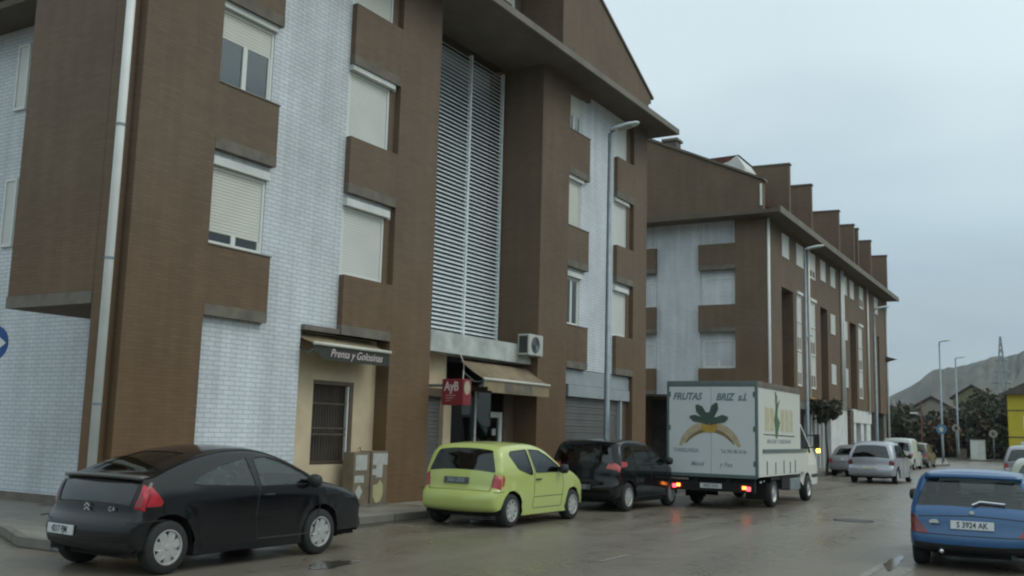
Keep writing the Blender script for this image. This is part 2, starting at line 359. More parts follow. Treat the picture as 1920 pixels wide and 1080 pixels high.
# worn lane dashes and the give-way line beside the blue car
def dash(x, y0, y1, w, name='lane_line', dx=0):
    bm = nb(); n = 8
    for i in range(n):
        t0 = y0 + (y1 - y0) * i / n; t1 = y0 + (y1 - y0) * (i + 1) / n
        j = lambda: random.uniform(-.012, .012)
        bm.faces.new([bm.verts.new(p) for p in ((x - w / 2 + j(), t0, .004), (x + w / 2 + j(), t0, .004), (x + w / 2 + j() + dx, t1, .004), (x - w / 2 + j() + dx, t1, .004))])
    tag(obj(name, bm, M['markwhite']), kind='structure')
for y0, y1 in ((12.2, 13.1), (15.4, 16.6), (18.6, 19.2), (24, 26)): dash(-5.85, y0, y1, .07)
dash(-2.72, 11, 15.6, .11)
dash(-2.35, 12.6, 16.4, .07)
for yy in (14.1, 19.0): 
    bm = nb(); bx(bm, -11.0, -10.2, yy, yy + .09, .002, .005); tag(obj('parking_line', bm, M['markwhite']), kind='structure')
bm = nb(); N_ = 26
bm.faces.new([bm.verts.new((-4.68 + .34 * math.cos(2 * PI * k / N_), 21.9 + .34 * math.sin(2 * PI * k / N_), .006)) for k in range(N_)])
mh = obj('cover_plate', bm, M['iron'])
mhE = empty('manhole_cover', (0, 0, 0), 0, 'round dark iron manhole cover in the wet road right of the truck', 'manhole cover'); mh.parent = mhE
bm = nb()
for k in range(N_):
    a, b2 = 2 * PI * k / N_, 2 * PI * (k + 1) / N_
    bm.faces.new([bm.verts.new((-4.68 + r * math.cos(t), 21.9 + r * math.sin(t), .008)) for r, t in ((.35, a), (.41, a), (.41, b2), (.35, b2))])
obj('rim_ring', bm, M['kerb'], mhE)

M['water'] = mat('puddle_water', (.06, .055, .045), .10, var=.2, spec=.5)
M['patch'] = mat('asphalt_patch', (.075, .068, .056), .5, var=.35, scale=25, gritty=.4)
def blob(name, cx, cy, rx, ry, z, m, seed, rot=0):
    rn = random.Random(seed); ph = [rn.uniform(0, 6.28) for _ in range(5)]; bm = nb(); P = []
    for k in range(48):
        a = 2 * PI * k / 48; r = 1 + .16 * math.sin(2 * a + ph[0]) + .13 * math.sin(3 * a + ph[1]) + .09 * math.sin(5 * a + ph[2]) + .05 * math.sin(9 * a + ph[3])
        x, y = rx * r * math.cos(a), ry * r * math.sin(a); P.append((cx + x * math.cos(rot) - y * math.sin(rot), cy + x * math.sin(rot) + y * math.cos(rot)))
    bm.faces.new([bm.verts.new((x, y, z)) for x, y in P]); tag(obj(name, bm, M[m]), kind='structure')
for i, (x, y, a, b, r) in enumerate(((-2.66, 14.9, .10, .8, .1), (-8.25, 9.6, .18, .5, .3), (-10.9, 18.9, .2, .6, 0), (-4.3, 33, .2, 2.0, 0))): blob('puddle', x, y, a, b, .005, 'water', i, r)
0 and sheet('asphalt_patch', [[(-8.3, 11.2), (-7.2, 11.2), (-7.0, 17.5), (-8.2, 17.7)]], .0025, M['patch'])
0 and sheet('asphalt_patch', [[(-4.9, 18.5), (-3.9, 18.4), (-3.8, 21.0), (-4.8, 21.1)]], .0025, M['patch'])
sheet('gutter', [[(KX, 8.3), (KX + .3, 8.3), (KX + .3, 38), (KX, 38)]], .003, M['patch'])
rn = random.Random(12); bm = nb()
for i in range(420):
    x = KX + abs(rn.gauss(0, .22)) + .01 if i % 3 else rn.uniform(-12.6, -9.6); y = rn.uniform(8.5, 36); z = .008 if x > KX else .14; a = rn.uniform(0, 6.28); r = rn.uniform(.012, .035)
    bm.faces.new([bm.verts.new((x + r * math.cos(a + t) * k, y + r * math.sin(a + t) * k, z + rn.uniform(0, .008))) for t, k in ((0, 1), (1.4, .5), (3.14, 1), (4.7, .5))])
tag(obj('leaf_litter', bm, mat('dead_leaves', (.11, .075, .04), .8, var=.5, scale=9)), 'fallen brown leaves scattered along the gutter and pavement', 'leaves', kind='stuff')
# ------------------------------------------------------------------ buildings
def window(parent, x, y0, y1, z0, z1, drop=1.0, m='shutter', depth=.06, mull=True, header=.0, face='x', curtain=True):
    """A roller-shutter window facing +X, its outer frame face at x. drop = share covered by the shutter."""
    def B(bm, a, b, c, d, e, f):
        if face == 'x': return bx(bm, a, b, c, d, e, f)
        if face == 'ny': return bx(bm, -d, -c, -b, -a, e, f)
        return bx(bm, c, d, -b, -a, e, f)        # face == 'y': facing -Y, x means -y
    w = empty('window'); w.parent = parent
    ft = .055; fb = nb()
    B(fb, x - depth, x, y0, y0 + ft, z0, z1); B(fb, x - depth, x, y1 - ft, y1, z0, z1)
    B(fb, x - depth, x, y0 + ft, y1 - ft, z0, z0 + ft); B(fb, x - depth, x, y0 + ft, y1 - ft, z1 - ft, z1)
    zb = z1 - ft - (z1 - z0 - 2 * ft) * drop
    if drop < .97:
        ym = (y0 + y1) / 2
        if mull: B(fb, x - depth, x - .008, ym - .05, ym + .05, z0 + ft, zb)
        B(fb, x - depth, x - .012, y0 + ft, y0 + ft + .04, z0 + ft, zb); B(fb, x - depth, x - .012, y1 - ft - .04, y1 - ft, z0 + ft, zb)
        B(fb, x - depth, x - .012, y0 + ft + .04, y1 - ft - .04, z0 + ft, z0 + ft + .05)
        obj('pane', B(nb(), x - .04, x - .034, y0 + ft, y1 - ft, z0 + ft, zb), M['winglass'], w)
        obj('curtain', B(nb(), x - .22, x - .2, y0 + .02, y1 - .02, z0 + .02, z1 - .02), M['curtain'] if curtain else M['darkvoid'], w)
    obj('frame', fb, M['frame'], w)
    sb = nb(); zz = z1 - ft; n = max(1, int((zz - zb) / .055)); h = (zz - zb) / n
    for i in range(n):
        B(sb, x - .055, x - .022 if True else 0, y0 + ft, y1 - ft, zz - h * (i + 1) + .006, zz - h * i)
    B(sb, x - .056, x - .032, y0 + ft, y1 - ft, zb, zz)
    obj('shutter', sb, M[m], w)
    if header:
        obj('shutter_box', B(nb(), x - .05, x + .05, y0, y1, z1 + .004, z1 + header), M['white_plain'], w)
    return w

B1 = empty('apartment_building', (F, 9.65, 0), 0, 'nearest apartment building of brown and white brick with tall louvred screen above shops', 'building')
L1 = 20.2; X0 = -13.0             # local: x=0 facade, y along the street
T = [4.65, 7.48, 10.30]           # window sills
Bm = [3.46, 6.32, 9.00]           # lintel undersides
EZ = 11.68
WX = -.13                         # plane of the white brick
def wall_part(name, boxes, m, parent=None):
    bm = nb()
    for b in boxes: bx(bm, *b)
    return obj(name, bm, M[m], parent or B1)
HEAD = 1.67
brown = [
    (-.55, 0, .16, 1.72, 0, 3.458), (-2.7, 0, .16, 1.72, 3.458, EZ),                          # corner pier, dark slot beside the pipe
    (-.45, 0, 6.75, 8.20, 0, EZ), (-2.0, 0, 13.05, 14.65, 0, EZ),                       # piers
    (-2.0, 0, 19.15, L1, 0, EZ),
]
# spandrel panels: column a (next to corner pier), b, c, d
for zt, zb in zip(T, Bm):
    brown += [(-.298, -.002, 1.722, 3.17, zb + .2, zt), (-.298, -.002, 5.2, 6.748, zb + .2, zt), (-.298, -.002, 14.652, 15.95, zb + .2, zt), (-.298, -.002, 17.9, 19.148, zb + .2, zt)]
brown += [(-.298, -.002, 14.652, 15.95, 11.45, EZ)]
wall_part('brick_wall', brown, 'brown')
lint = []
for zb in Bm:
    lint += [(-.297, .004, 1.724, 3.172, zb, zb + .197), (-.297, .004, 5.198, 6.746, zb, zb + .197), (-.297, .004, 14.654, 15.952, zb, zb + .197), (-.297, .004, 17.898, 19.146, zb, zb + .197)]
pieces('lintel', lint, 'concrete', B1)
# white brick, with the window openings left out
wh = []
def strip(y0, y1, z0, z1): wh.append((-.6, WX, y0, y1, z0, z1))
strip(3.17, 4.2, 0, EZ); strip(4.2, 5.2, 3.5, EZ); strip(15.95, 17.9, 3.46, EZ)
wh.append((-.6, WX, 1.72, 3.17, 0, 4.66)); wh.append((-.6, WX, 5.2, 6.75, 3.5, 4.66)); wh.append((-.6, WX, 14.65, 15.95, 3.46, 4.66)); wh.append((-.6, WX, 17.9, 19.15, 3.46, 4.66))
for (a, b) in ((1.72, 3.17), (5.2, 6.75), (14.65, 15.95), (17.9, 19.15)):
    for i in range(3):
        z1 = T[i] + HEAD - .26
        zt = T[i + 1] if i < 2 else EZ
        wh.append((-.6, WX, a, b, z1, zt))
wall_part('white_wall', [b for b in wh if b[2] < 10], 'white')
wall_part('white_wall', [b for b in wh if b[2] > 10], 'white')
# windows: column a and c have a strip of white beside them
for i, zt in enumerate(T):
    z1 = zt + 1.40
    window(B1, WX - .02, 1.74, 3.08, zt + .0, z1, (.84, .36, .8)[i], 'shutter')
    obj('window_head', box(WX, WX + 0.07, 1.725, 3.1, z1 + .01, z1 + .16), M['white_plain'], B1)
    wall_part('window_side', [(WX - .2, WX, 3.082, 3.17, zt, z1 + .005)], 'white')
    window(B1, WX - .02, 5.22, 6.55, zt, z1, 1.0, 'shutter2' if i < 2 else 'shutter')
    obj('window_head', box(WX, WX + 0.10, 5.21, 6.6, z1 + .01, z1 + .16), M['white_plain'], B1)
    wall_part('window_side', [(WX - .2, WX - .004, 6.552, 6.75, zt, z1 + .005)], 'brown')
    window(B1, WX - .02, 14.72, 15.62, zt, z1, (.02, 1.0, .62)[i], 'shutter')
    obj('window_head', box(WX, WX + 0.08, 14.7, 15.7, z1 + .01, z1 + .14), M['white_plain'], B1)
    pieces('window_side', [(WX - .2, WX, 15.622, 15.95, zt, z1 + .005), (WX - .2, WX, 14.65, 14.718, zt, z1 + .005)], 'white', B1)
    window(B1, WX - .02, 17.92, 18.85, zt, z1, 1.0, 'shutter2')
    obj('window_head', box(WX, WX + 0.08, 17.9, 18.9, z1 + .01, z1 + .14), M['white_plain'], B1)
    wall_part('window_side', [(WX - .2, WX - .004, 18.852, 19.15, zt, z1 + .005)], 'brown')
# slim sills
bm = nb()
for zt in T:
    for a, b in ((1.72, 3.19), (14.65, 15.97)): bx(bm, -.13, .015, a + .004, b, zt + .001, zt + .022)
obj('sill', bm, M['concrete'], B1)
# louvred bay 8.2 .. 13.05
LX = -1.28
wall_part('bay_wall', [(-2.4, LX - .5, 7.6, 13.04, 3.3, EZ)], 'copper')
lo = empty('louvre_screen'); lo.parent = B1
bm = nb(); n = 70; z0 = 4.0; z1 = 11.5; ya, yb = 7.7, 13.0
for i in range(n):
    z = z0 + (z1 - z0) * (i + .5) / n
    v = [bm.verts.new((LX + dx, y, z + dz)) for y in (ya, yb) for dx, dz in ((-.05, .034), (-.048, .044), (.034, -.018), (.034, -.034))]
    for f in ((0, 1, 5, 4), (1, 2, 6, 5), (2, 3, 7, 6), (3, 0, 4, 7), (0, 3, 2, 1), (4, 5, 6, 7)): bm.faces.new([v[j] for j in f])
slo = obj('slats', bm, M['louvre'], lo)
bm = nb()
for y in (7.72, 11.36, 12.98): bx(bm, LX - .05, LX + .045, y - .03, y + .03, 4.0, 11.55)
obj('upright', bm, M['louvre'], lo)
obj('dark_stairwell', box(LX - .52, LX - .46, 7.6, 13.03, 3.9, EZ - .002), M['stair'], B1)
# dark brown return beside the louvre is the pier side face (pier is 2 m deep); beam under the bay
obj('ledge_beam', box(-1.5, -.20, 8.21, 13.04, 3.42, 3.90), M['beam'], B1)
# eave slab, fascia, gables
obj('eave', box(-1.2, .86, -1.0, L1 + .55, EZ, EZ + .14), M['soffit'], B1)
bm = nb(); bx(bm, .86, .92, -1.02, L1 + .57, EZ - .01, EZ + .17); bx(bm, -8, .86, L1 + .55, L1 + .58, EZ - .01, EZ + .17); obj('fascia', bm, M['fascia'], B1)
obj('eave_slab_end', box(-13, -1.202, L1 + .002, L1 + .55, EZ, EZ + .14), M['soffit'], B1)
ga = [(-.25, EZ + .14), (L1 + .25, EZ + .14), (L1 + .25, 13.02), (10.1, 17.9), (-.25, 13.02)]
# gable wall with a wide recess left open in the middle
bm = nb()
prism(bm, [(14.1, EZ + .14), (L1 + .1, EZ + .14), (L1 + .1, 12.75), (L1 + .3, 12.8), (L1 + .3, 13.05), (14.1, 16.03)], YZ, -.35, 0)
prism(bm, [(-.1, EZ + .14), (5.9, EZ + .14), (5.9, 16.0), (-.3, 13.02), (-.3, 12.8), (-.1, 12.75)], YZ, -.35, 0)
prism(bm, [(5.9, 15.4), (14.1, 15.4), (14.1, 16.03), (10.1, 17.9), (5.9, 16.0)], YZ, -.35, 0)
bx(bm, -1.4, -.35, 5.6, 5.9, EZ + .14, 15.6); bx(bm, -1.4, -.35, 14.1, 14.4, EZ + .14, 15.6)
obj('gable_wall', bm, M['brown'], B1)
obj('gable_recess', box(-1.5, -1.4, 5.9, 14.1, EZ + .14, 15.6), M['copper'], B1)
for a in (6.5, 9.2, 11.9): window(B1, -1.34, a, a + 1.7, EZ + .5, 14.6, .3, 'shutter')
bm = nb(); prism(bm, [(-.45, 13.02), (10.1, 18.02), (L1 + .42, 13.06), (L1 + .42, 12.98), (10.1, 17.9), (-.45, 12.9)], YZ, -13, .05)
obj('roof', bm, M['copper'], B1)
obj('roof_fill', prism(nb(), [(-.2, EZ + .14), (L1 + .2, EZ + .14), (L1 + .2, 13.0), (10.1, 17.8), (-.2, 12.95)], YZ, -13, -1.52), M['brown'], B1)
# rear mass and end wall (facing -Y, recessed) with the overhanging brown bay
wall_part('end_wall', [(-14, -2.98, 2.05, 6, 0, 9.8)], 'white')
wall_part('rear_block', [(-14, -2.42, 6.0, L1 - .05, 0, EZ), (-2.42, -.9, 14.7, 19.1, 3.5, EZ - .01)], 'brown')
wall_part('overhanging_bay', [(-2.74, -.552, .0, 2.1, 3.66, EZ)], 'brown')
obj('bay_underside', box(-2.76, -.552, -.01, 2.12, 3.46, 3.656), M['concrete'], B1)
wall_part('corner_return', [(-.55, -.18, .004, .158, 0, EZ)], 'brown')
wall_part('end_wall_lower', [(-14, -.56, 2.052, 2.2, .13, 3.455)], 'white')
obj('end_eave', box(-14, -3.0, 1.2, 6, 9.8, 9.95), M['soffit'], B1)
for z0 in (5.1, 7.98):
    window(B1, -1.99, 6.02, 6.42, z0, z0 + 1.42, 1.0, 'shutter2', face='ny')
obj('base_course', box(-14, -.57, 2.0, 2.05, .12, .28), M['concrete'], B1)
# drainpipe on the corner
pp = obj('drainpipe', tube(nb(), [(-.10, -.085, 11.6), (-.10, -.085, .2)], .068, 12), M['pipe'], B1, smooth=True)
bm = nb()
for z in (1.9, 4.1, 6.2, 8.3, 10.6): obj('pipe_clip', tube(nb(), [(-.10, -.085, z), (-.10, -.085, z + .035)], .078, 12), M['metalgrey'], pp)
# shop 1: cream recess 4.2 .. 6.55
obj('shop_head', box(-.5, -.03, 4.2, 6.748, 3.46, 3.56), M['concrete'], B1)
s1 = -.34
bm = nb()
bx(bm, s1 - .25, s1, 4.2, 4.86, .13, 3.455); bx(bm, s1 - .25, s1, 4.86, 6.05, .13, .93); bx(bm, s1 - .25, s1, 4.86, 6.05, 2.56, 3.455); bx(bm, s1 - .25, s1, 6.05, 6.745, .13, 3.455)
obj('shop_wall', bm, M['cream'], B1)
sw = empty('shop_window'); sw.parent = B1
obj('window_back', box(s1 - .24, s1 - .2, 4.86, 6.05, .93, 2.56), M['interior'], sw)
bm = nb()
for k in range(14): bx(bm, s1 - .05, s1 - .03, 4.9 + k * .078, 4.916 + k * .078, .95, 2.54)
for z in (.97, 1.5, 1.62, 2.1, 2.5): bx(bm, s1 - .056, s1 - .028, 4.87, 5.92, z, z + .03)
obj('security_bars', bm, M['bars'], sw)
bm = nb(); bx(bm, s1 - .2, s1 + .01, 5.94, 6.05, .93, 2.56); bx(bm, s1 - .2, s1 + .01, 4.86, 5.94, 2.48, 2.56); obj('window_frame', bm, M['doorbrown'], sw)
obj('frame_edge', box(s1 - .1, s1 - .01, 5.9, 5.935, .95, 2.47), M['frame'], sw)
# shop 2 under the bay
s2 = -.62
bm = nb()
bx(bm, s2 - .2, s2, 8.21, 9.75, 2.62, 3.42); bx(bm, s2 - .2, s2 + .02, 9.66, 9.98, .13, 2.62)
obj('shop_wall', bm, M['cream'], B1)
bm = nb()
for k in range(26): bx(bm, s2 - .14, s2 - .11 + (.012 if k % 2 else 0), 8.22, 9.65, .13 + k * .0915, .13 + k * .0915 + .085)
obj('roll_shutter', bm, M['rollshutter'], B1)
obj('shutter_housing', box(s2 - .12, s2 + .03, 8.22, 9.65, 2.42, 2.61), M['doorbrown'], B1)
sf = empty('shop_front'); sf.parent = B1
obj('shop_interior', box(-3.1, -3.0, 9.98, 13.04, .13, 3.4), M['interior'], sf)
obj('shop_ceiling', box(-3.1, s2 - .2, 9.98, 13.04, 3.3, 3.42), M['interior'], sf)
obj('shop_pane', box(s2 - .1, s2 - .09, 9.99, 12.9, .4, 3.1), M['shopglass'], sf)
bm = nb()
for y, w in ((11.16, .05), (9.985, .03)): bx(bm, s2 - .13, s2 - .06, y, y + w, .15, 2.62)
obj('window_frame', bm, M['frame'], sf)
bm = nb(); bx(bm, s2 - .15, s2 - .055, 12.30, 12.44, .15, 2.14); bx(bm, s2 - .15, s2 - .055, 11.9, 12.30, 2.0, 2.14)
dr = obj('door', bm, M['frame'], sf); obj('notice', box(s2 - .09, s2 - .07, 12.0, 12.16, 1.55, 1.72), M['paper'], sf)
bm = nb(); bx(bm, s2 - .16, s2 - .05, 9.99, 12.95, 2.62, 2.74); bx(bm, s2 - .16, s2 - .05, 12.5, 13.04, .13, 3.3); bx(bm, s2 - .16, s2 - .06, 9.99, 11.16, .13, .5); obj('dark_frame', bm, M['doorbrown'], sf)
# shop 3
s3 = -.12
obj('shutter_band', box(s3 - .2, s3, 14.66, 19.14, 3.02, 3.44), M['shutterbox'], B1)
obj('shutter_band_lower', box(s3 - .2, s3 + .03, 15.0, 19.14, 2.68, 3.01), M['shutterbox'], B1)
obj('shutter_recess', box(s3 - .2, s3 - .02, 14.66, 14.99, 2.68, 3.01), M['darkgrille'], B1)
bm = nb()
for k in range(28): bx(bm, s3 - .16, s3 - .12 + (.014 if k % 2 else 0), 14.66, 18.5, .13 + k * .091, .13 + k * .091 + .085)
obj('roll_shutter', bm, M['rollshutter'], B1)
obj('shutter_guide', box(s3 - .2, s3 + .01, 18.5, 18.62, .13, 2.67), M['shutterbox'], B1)
obj('shop_side', box(s3 - .3, s3 - .08, 18.62, 19.14, .13, 2.67), M['doorbrown'], B1)
obj('shop_back_wall', box(-.55, -.33, 14.66, 19.14, .13, 3.45), M['interior'], B1)

# things fixed to building 1
def awning(y0, y1, xb, zb, xf, zf, drop, mcloth, mval, label, txt=None, bow=.0, tsize=.2, tcol='signwhite', marks=False, dark=False):
    a = empty('awning', (xb, (y0 + y1) / 2, zf), 0, label, 'awning', 'awnings over the shop fronts')
    a.location = (0, 0, 0)
    bm = nb(); n = 10
    for i in range(n):
        t0, t1 = i / n, (i + 1) / n
        f = lambda t, y: (xb + (xf - xb) * t, y, zb + (zf - zb) * t - .03 * math.sin(PI * t))
        bm.faces.new([bm.verts.new(p) for p in (f(t0, y0), f(t0, y1), f(t1, y1), f(t1, y0))])
    bmesh.ops.remove_doubles(bm, verts=bm.verts[:], dist=1e-4)
    o = obj('cloth', bm, M[mcloth], a, smooth=True); s = o.modifiers.new('s', 'SOLIDIFY'); s.thickness = .008
    obj('front_bar', tube(nb(), [(xf + .01, y0 - .02, zf), (xf + .01, y1 + .02, zf)], .036, 10), M['bar'], a, smooth=True)
    bm = nb(); n = 18; yy0 = y0 + (.22 if marks or dark else 0)
    P = []
    for i in range(n + 1):
        t = i / n; y = yy0 - (.22 if marks or dark else 0) * 1 + (y1 - y0) * t
        dz = drop if not (marks or dark) else drop * min(1, .35 + t * 7)
        P.append((y, dz))
    for (ya_, da), (yb_, db) in zip(P, P[1:]):
        bx(bm, xf - .006, xf + .004, ya_, yb_, zf - .03 - (da + db) / 2, zf - .02)
    obj('valance', bm, M[mval], a)
    bm = nb()
    for y in (y0 + .12, y1 - .12): tube(bm, [(xb, y, zb - .25), ((xb + xf) / 2, y, (zb + zf) / 2 - .28), (xf - .02, y, zf - .05)], .018, 6)
    obj('folding_arm', bm, M['metalgrey'], a)
    if txt: text('lettering', txt, tsize, M[tcol], a, face_px(xf + .008, (y0 + y1) / 2 + .1, zf - .02 - drop * .52), shear=.35, squash=.95)
    if marks:
        bm = nb(); bx(bm, xf + .005, xf + .009, y0 + (y1 - y0) * .3, y0 + (y1 - y0) * .72, zf - .03 - drop * .92, zf - .05); obj('faded_lettering_band', bm, M['concrete'], a)
        text('lettering', 'BAR', tsize, M['awn_tan'], a, face_px(xf + .011, (y0 + y1) / 2, zf - .02 - drop * .5), squash=1.6)
    return a
awning(13.86, 16.12, F - .32, 3.43, F + .22, 3.20, .26, 'awn_tan', 'awn_black', 'small tan awning with dark valance lettered in white script over the barred shop window', 'Prensa y Golosinas', tsize=.215, dark=True)
aw2 = awning(19.5, 22.65, F - .30, 3.30, F + .38, 2.86, .27, 'awn_brown', 'awn_tan', 'larger brown awning with tan valance below the air conditioner', None, marks=True, tsize=.17)
# air conditioner
ac = empty('air_conditioner', (F, 22.3, 3.6), 0, 'cream air conditioner unit with round fan grille mounted above the brown awning', 'air conditioner'); ac.location = (0, 0, 0)
obj('case', box(F - .18, F + .15, 21.95, 22.70, 3.62, 4.16), M['aircon'], ac, bevel=.012)
bm = nb()
for k in range(8): bx(bm, F - .12 + k * .03, F - .10 + k * .03, 21.944, 21.951, 3.68, 4.1)
bx(bm, F - .14, F + .11, 21.946, 21.949, 3.67, 4.11)
obj('side_grille', bm, M['darkgrille'], ac)
bm = nb()
for rr in (.21, .165, .12, .075, .03):
    tube(bm, [(F + .156, 22.30 + rr * math.cos(t * PI / 12), 3.89 + rr * math.sin(t * PI / 12)) for t in range(25)], .007, 5, False)
obj('fan_guard', bm, M['metalgrey'], ac)
bm = nb(); prism(bm, [(22.30 + .215 * math.cos(t * PI / 14), 3.89 + .215 * math.sin(t * PI / 14)) for t in range(28)], YZ, F + .1505, F + .153); obj('fan_opening', bm, M['darkgrille'], ac)
bm = nb()
for y in (22.05, 22.55): bx(bm, F - .22, F + .17, y, y + .03, 3.58, 3.618)
obj('bracket', bm, M['metalgrey'], ac)
# red projecting sign
sg = empty('shop_sign', (0, 0, 0), 0, 'dark red box sign with pale lettering left of the larger brown awning', 'sign')
SY = 18.0
obj('sign_box', box(-12.55, -11.99, SY, SY + .32, 2.20, 2.77), M['red'], sg, bevel=.01)
text('lettering', 'AyB', .28, M['signwhite'], sg, face_my(-12.30, SY - .003, 2.60), bold=.006, squash=.8)
bm = nb(); [bx(bm, -12.44, -12.44 + w_, SY - .004, SY - .001, z_, z_ + .02) for w_, z_ in ((.26, 2.40), (.2, 2.345), (.13, 2.29))]; obj('small_lettering', bm, M['tailclear'], sg)
obj('cream_panel', prism(nb(), [(SY + .15 + .12 * math.cos(t * PI / 10), 2.58 + .15 * math.sin(t * PI / 10)) for t in range(20)], YZ, -11.989, -11.985), M['signcream'], sg)
obj('support_arm', box(-13.45, -12.55, SY + .1, SY + .16, 2.6, 2.66), M['metalgrey'], sg)
# hanging cable by the sign
tag(obj('cable', tube(nb(), [(F - .1, 19.2, 3.42), (F - .06, 19.3, 3.2), (F - .1, 19.36, 3.0), (F - .05, 19.26, 2.8), (F - .08, 19.1, 2.62)], .012, 6), M['bar'], smooth=True), 'thin pale cable hanging between the red sign and the brown awning', 'cable')
# cabinets with notices
cb = empty('utility_cabinet', (F + .12, 15.75, .13), 0, 'brown utility cabinet with torn white and yellow notices right of the barred shop window', 'cabinet')
obj('cabinet_left', box(-.28, .0, -.62, -.03, .0, 1.05), M['cabinet'], cb, bevel=.01)
obj('cabinet_right', box(-.28, .02, 0.0, .62, .0, 1.07), M['cabinet'], cb, bevel=.01)
bm = nb(); bx(bm, .001, .005, -.56, -.14, .70, 1.0); bx(bm, .021, .025, .05, .60, .80, 1.03); bx(bm, .021, .025, .18, .42, .55, .80); bx(bm, .0215, .0255, .04, .32, .60, .72); bx(bm, .001, .005, -.58, -.24, .46, .60); obj('notice', bm, M['paper'], cb)
bm = nb(); prism(bm, [(-.4, .42), (-.27, .29), (-.4, .14), (-.55, .29)], YZ, .001, .005); obj('diamond_notice', bm, M['paper'], cb)
bm = nb(); prism(bm, [(.08, .40), (.25, .42), (.35, .5), (.46, .4), (.46, .2), (.36, .07), (.2, .05), (.08, .18)], YZ, .021, .025); obj('yellow_poster', bm, M['yellowpaper'], cb)
bm = nb(); prism(bm, [(.07, .0), (.0, .1), (-.07, .1)], XY, 0, 0.01) if False else tube(bm, [(-.1, -.32, 1.05), (-.1, -.35, 1.12), (-.1, -.28, 1.15), (-.1, -.24, 1.05)], .008, 5); obj('wire_handle', bm, M['iron'], cb)
obj('plinth', box(-.30, .03, -.64, .64, -.005, .05), M['concrete'], cb)
cb.scale = (1, .84, 1); cb.location.y = 15.80

# ------------------------------------------------------------------ building 2
a2 = math.atan2(.016, 1)
B2 = empty('apartment_building', (-12.8, 43.3, 0), a2, 'long brown brick apartment block behind the truck with thin upright walls along its roof', 'building')
L2 = 30.6; EZ2 = 11.55
def w2(name, boxes, m):
    bm = nb()
    for b in boxes: bx(bm, *b)
    return obj(name, bm, M[m], B2)
D2 = .9
slots = [(2.6, 4.75), (10.45, 12.15), (18.1, 20.0), (25.7, 26.5), (27.2, 27.9)]
bxs = []; cur = 0.0
for a, b in slots:
    bxs.append((-D2, 0, cur, a, 3.5, EZ2)); bxs.append((-D2, 0, a, b, 8.72, EZ2)); cur = b
bxs.append((-D2, 0, cur, L2, 3.5, EZ2)); bxs.append((-12, -D2, 3.0, L2, 3.4, EZ2))
w2('brick_wall', bxs, 'brown')
# end wall facing the camera: brown pier, recessed windows, white brick, brown spandrels
sp2 = [(9.25, 10.45), (6.38, 7.62), (3.55, 4.72)]
e = [(-1.42, -D2 - .002, 0, 3.0, 3.45, EZ2)]
for z0, z1 in sp2: e += [(-3.16, -1.422, .002, .3, z0 + .2, z1), (-6.6, -5.28, .002, .3, z0 + .2, z1)]
e += [(-6.9, -6.6, 0, 3, 0, EZ2), (-14, -6.9, 0, 3, 0, EZ2)]
w2('end_brick', e, 'brown')
pieces('lintel', [(-3.162, -1.421, -.003, .3, z0, z0 + .196) for z0, z1 in sp2] + [(-6.6, -5.279, -.003, .3, z0, z0 + .196) for z0, z1 in sp2], 'concrete', B2)
w2('end_white_wall', [(-5.28, -3.16, .25, 3, 3.55, EZ2), (-3.16, -1.42, .3, 3, 3.55, EZ2), (-6.6, -5.28, .3, 3, 3.55, EZ2)], 'white')
for z0, z1 in sp2:
    window(B2, -.28, -3.02, -1.5, z1, z1 + 1.28, 1.0 if z1 > 5 else .72, 'shutter2', face='y', curtain=False)
    window(B2, -.28, -6.4, -5.34, z1 + .05, z1 + 1.2, 1.0, 'shutter2', face='y')
obj('end_eave', box(-14, -.903, -.75, 3.0, EZ2 + .0, EZ2 + .22), M['soffit'], B2)
gz = 13.1
bm = nb(); prism(bm, [(-14, EZ2 + .22), (-.0, EZ2 + .22), (-.0, gz), (-5.9, gz + 2.75), (-14, gz - .2)], XZ, -.45, .0)
obj('gable_wall', bm, M['brown'], B2)
bm = nb(); prism(bm, [(-14, gz - .2), (-5.9, gz + 2.75), (.1, gz - .0), (.1, gz + .10), (-5.9, gz + 2.88), (-14, gz)], XZ, -.55, .1); obj('gable_coping', bm, M['copper'], B2)
bm = nb(); prism(bm, [(-14, EZ2 + .2), (.6, EZ2 + .2), (-5.9, gz + 1.9), (-14, EZ2 + 1)], XZ, .1, L2); obj('roof', bm, M['rooftile'], B2)
obj('eave', box(-.9, .85, -.75, L2 + .5, EZ2, EZ2 + .16), M['soffit'], B2)
bm = nb(); bx(bm, .85, .9, -.76, L2 + .52, EZ2 - .04, EZ2 + .26); obj('fascia', bm, M['fascia'], B2)
# dormer party walls standing up from the roof
for u in (2.9, 7.3, 13.9, 18.1, 19.4, 23.6, 29.6):
    h = 14.72
    bm = nb(); prism(bm, [(.35, EZ2 + .2), (.35, h - .08), (-4.2, h - .0), (-4.2, EZ2 + .2)], XZ, u, u + .3); obj('party_wall', bm, M['brown'], B2)
    bm = nb(); prism(bm, [(.40, h - .08), (.40, h + .0), (-4.3, h + .1), (-4.3, h + .002)], XZ, u - .04, u + .34); obj('party_wall_coping', bm, M['copper'], B2)
for a, b in ((3.2, 7.3), (14.2, 18.1), (23.9, 29.6)):
    obj('dormer_front', box(-1.9, -1.7, a, b, EZ2 + .3, 13.9), M['white_plain'], B2)
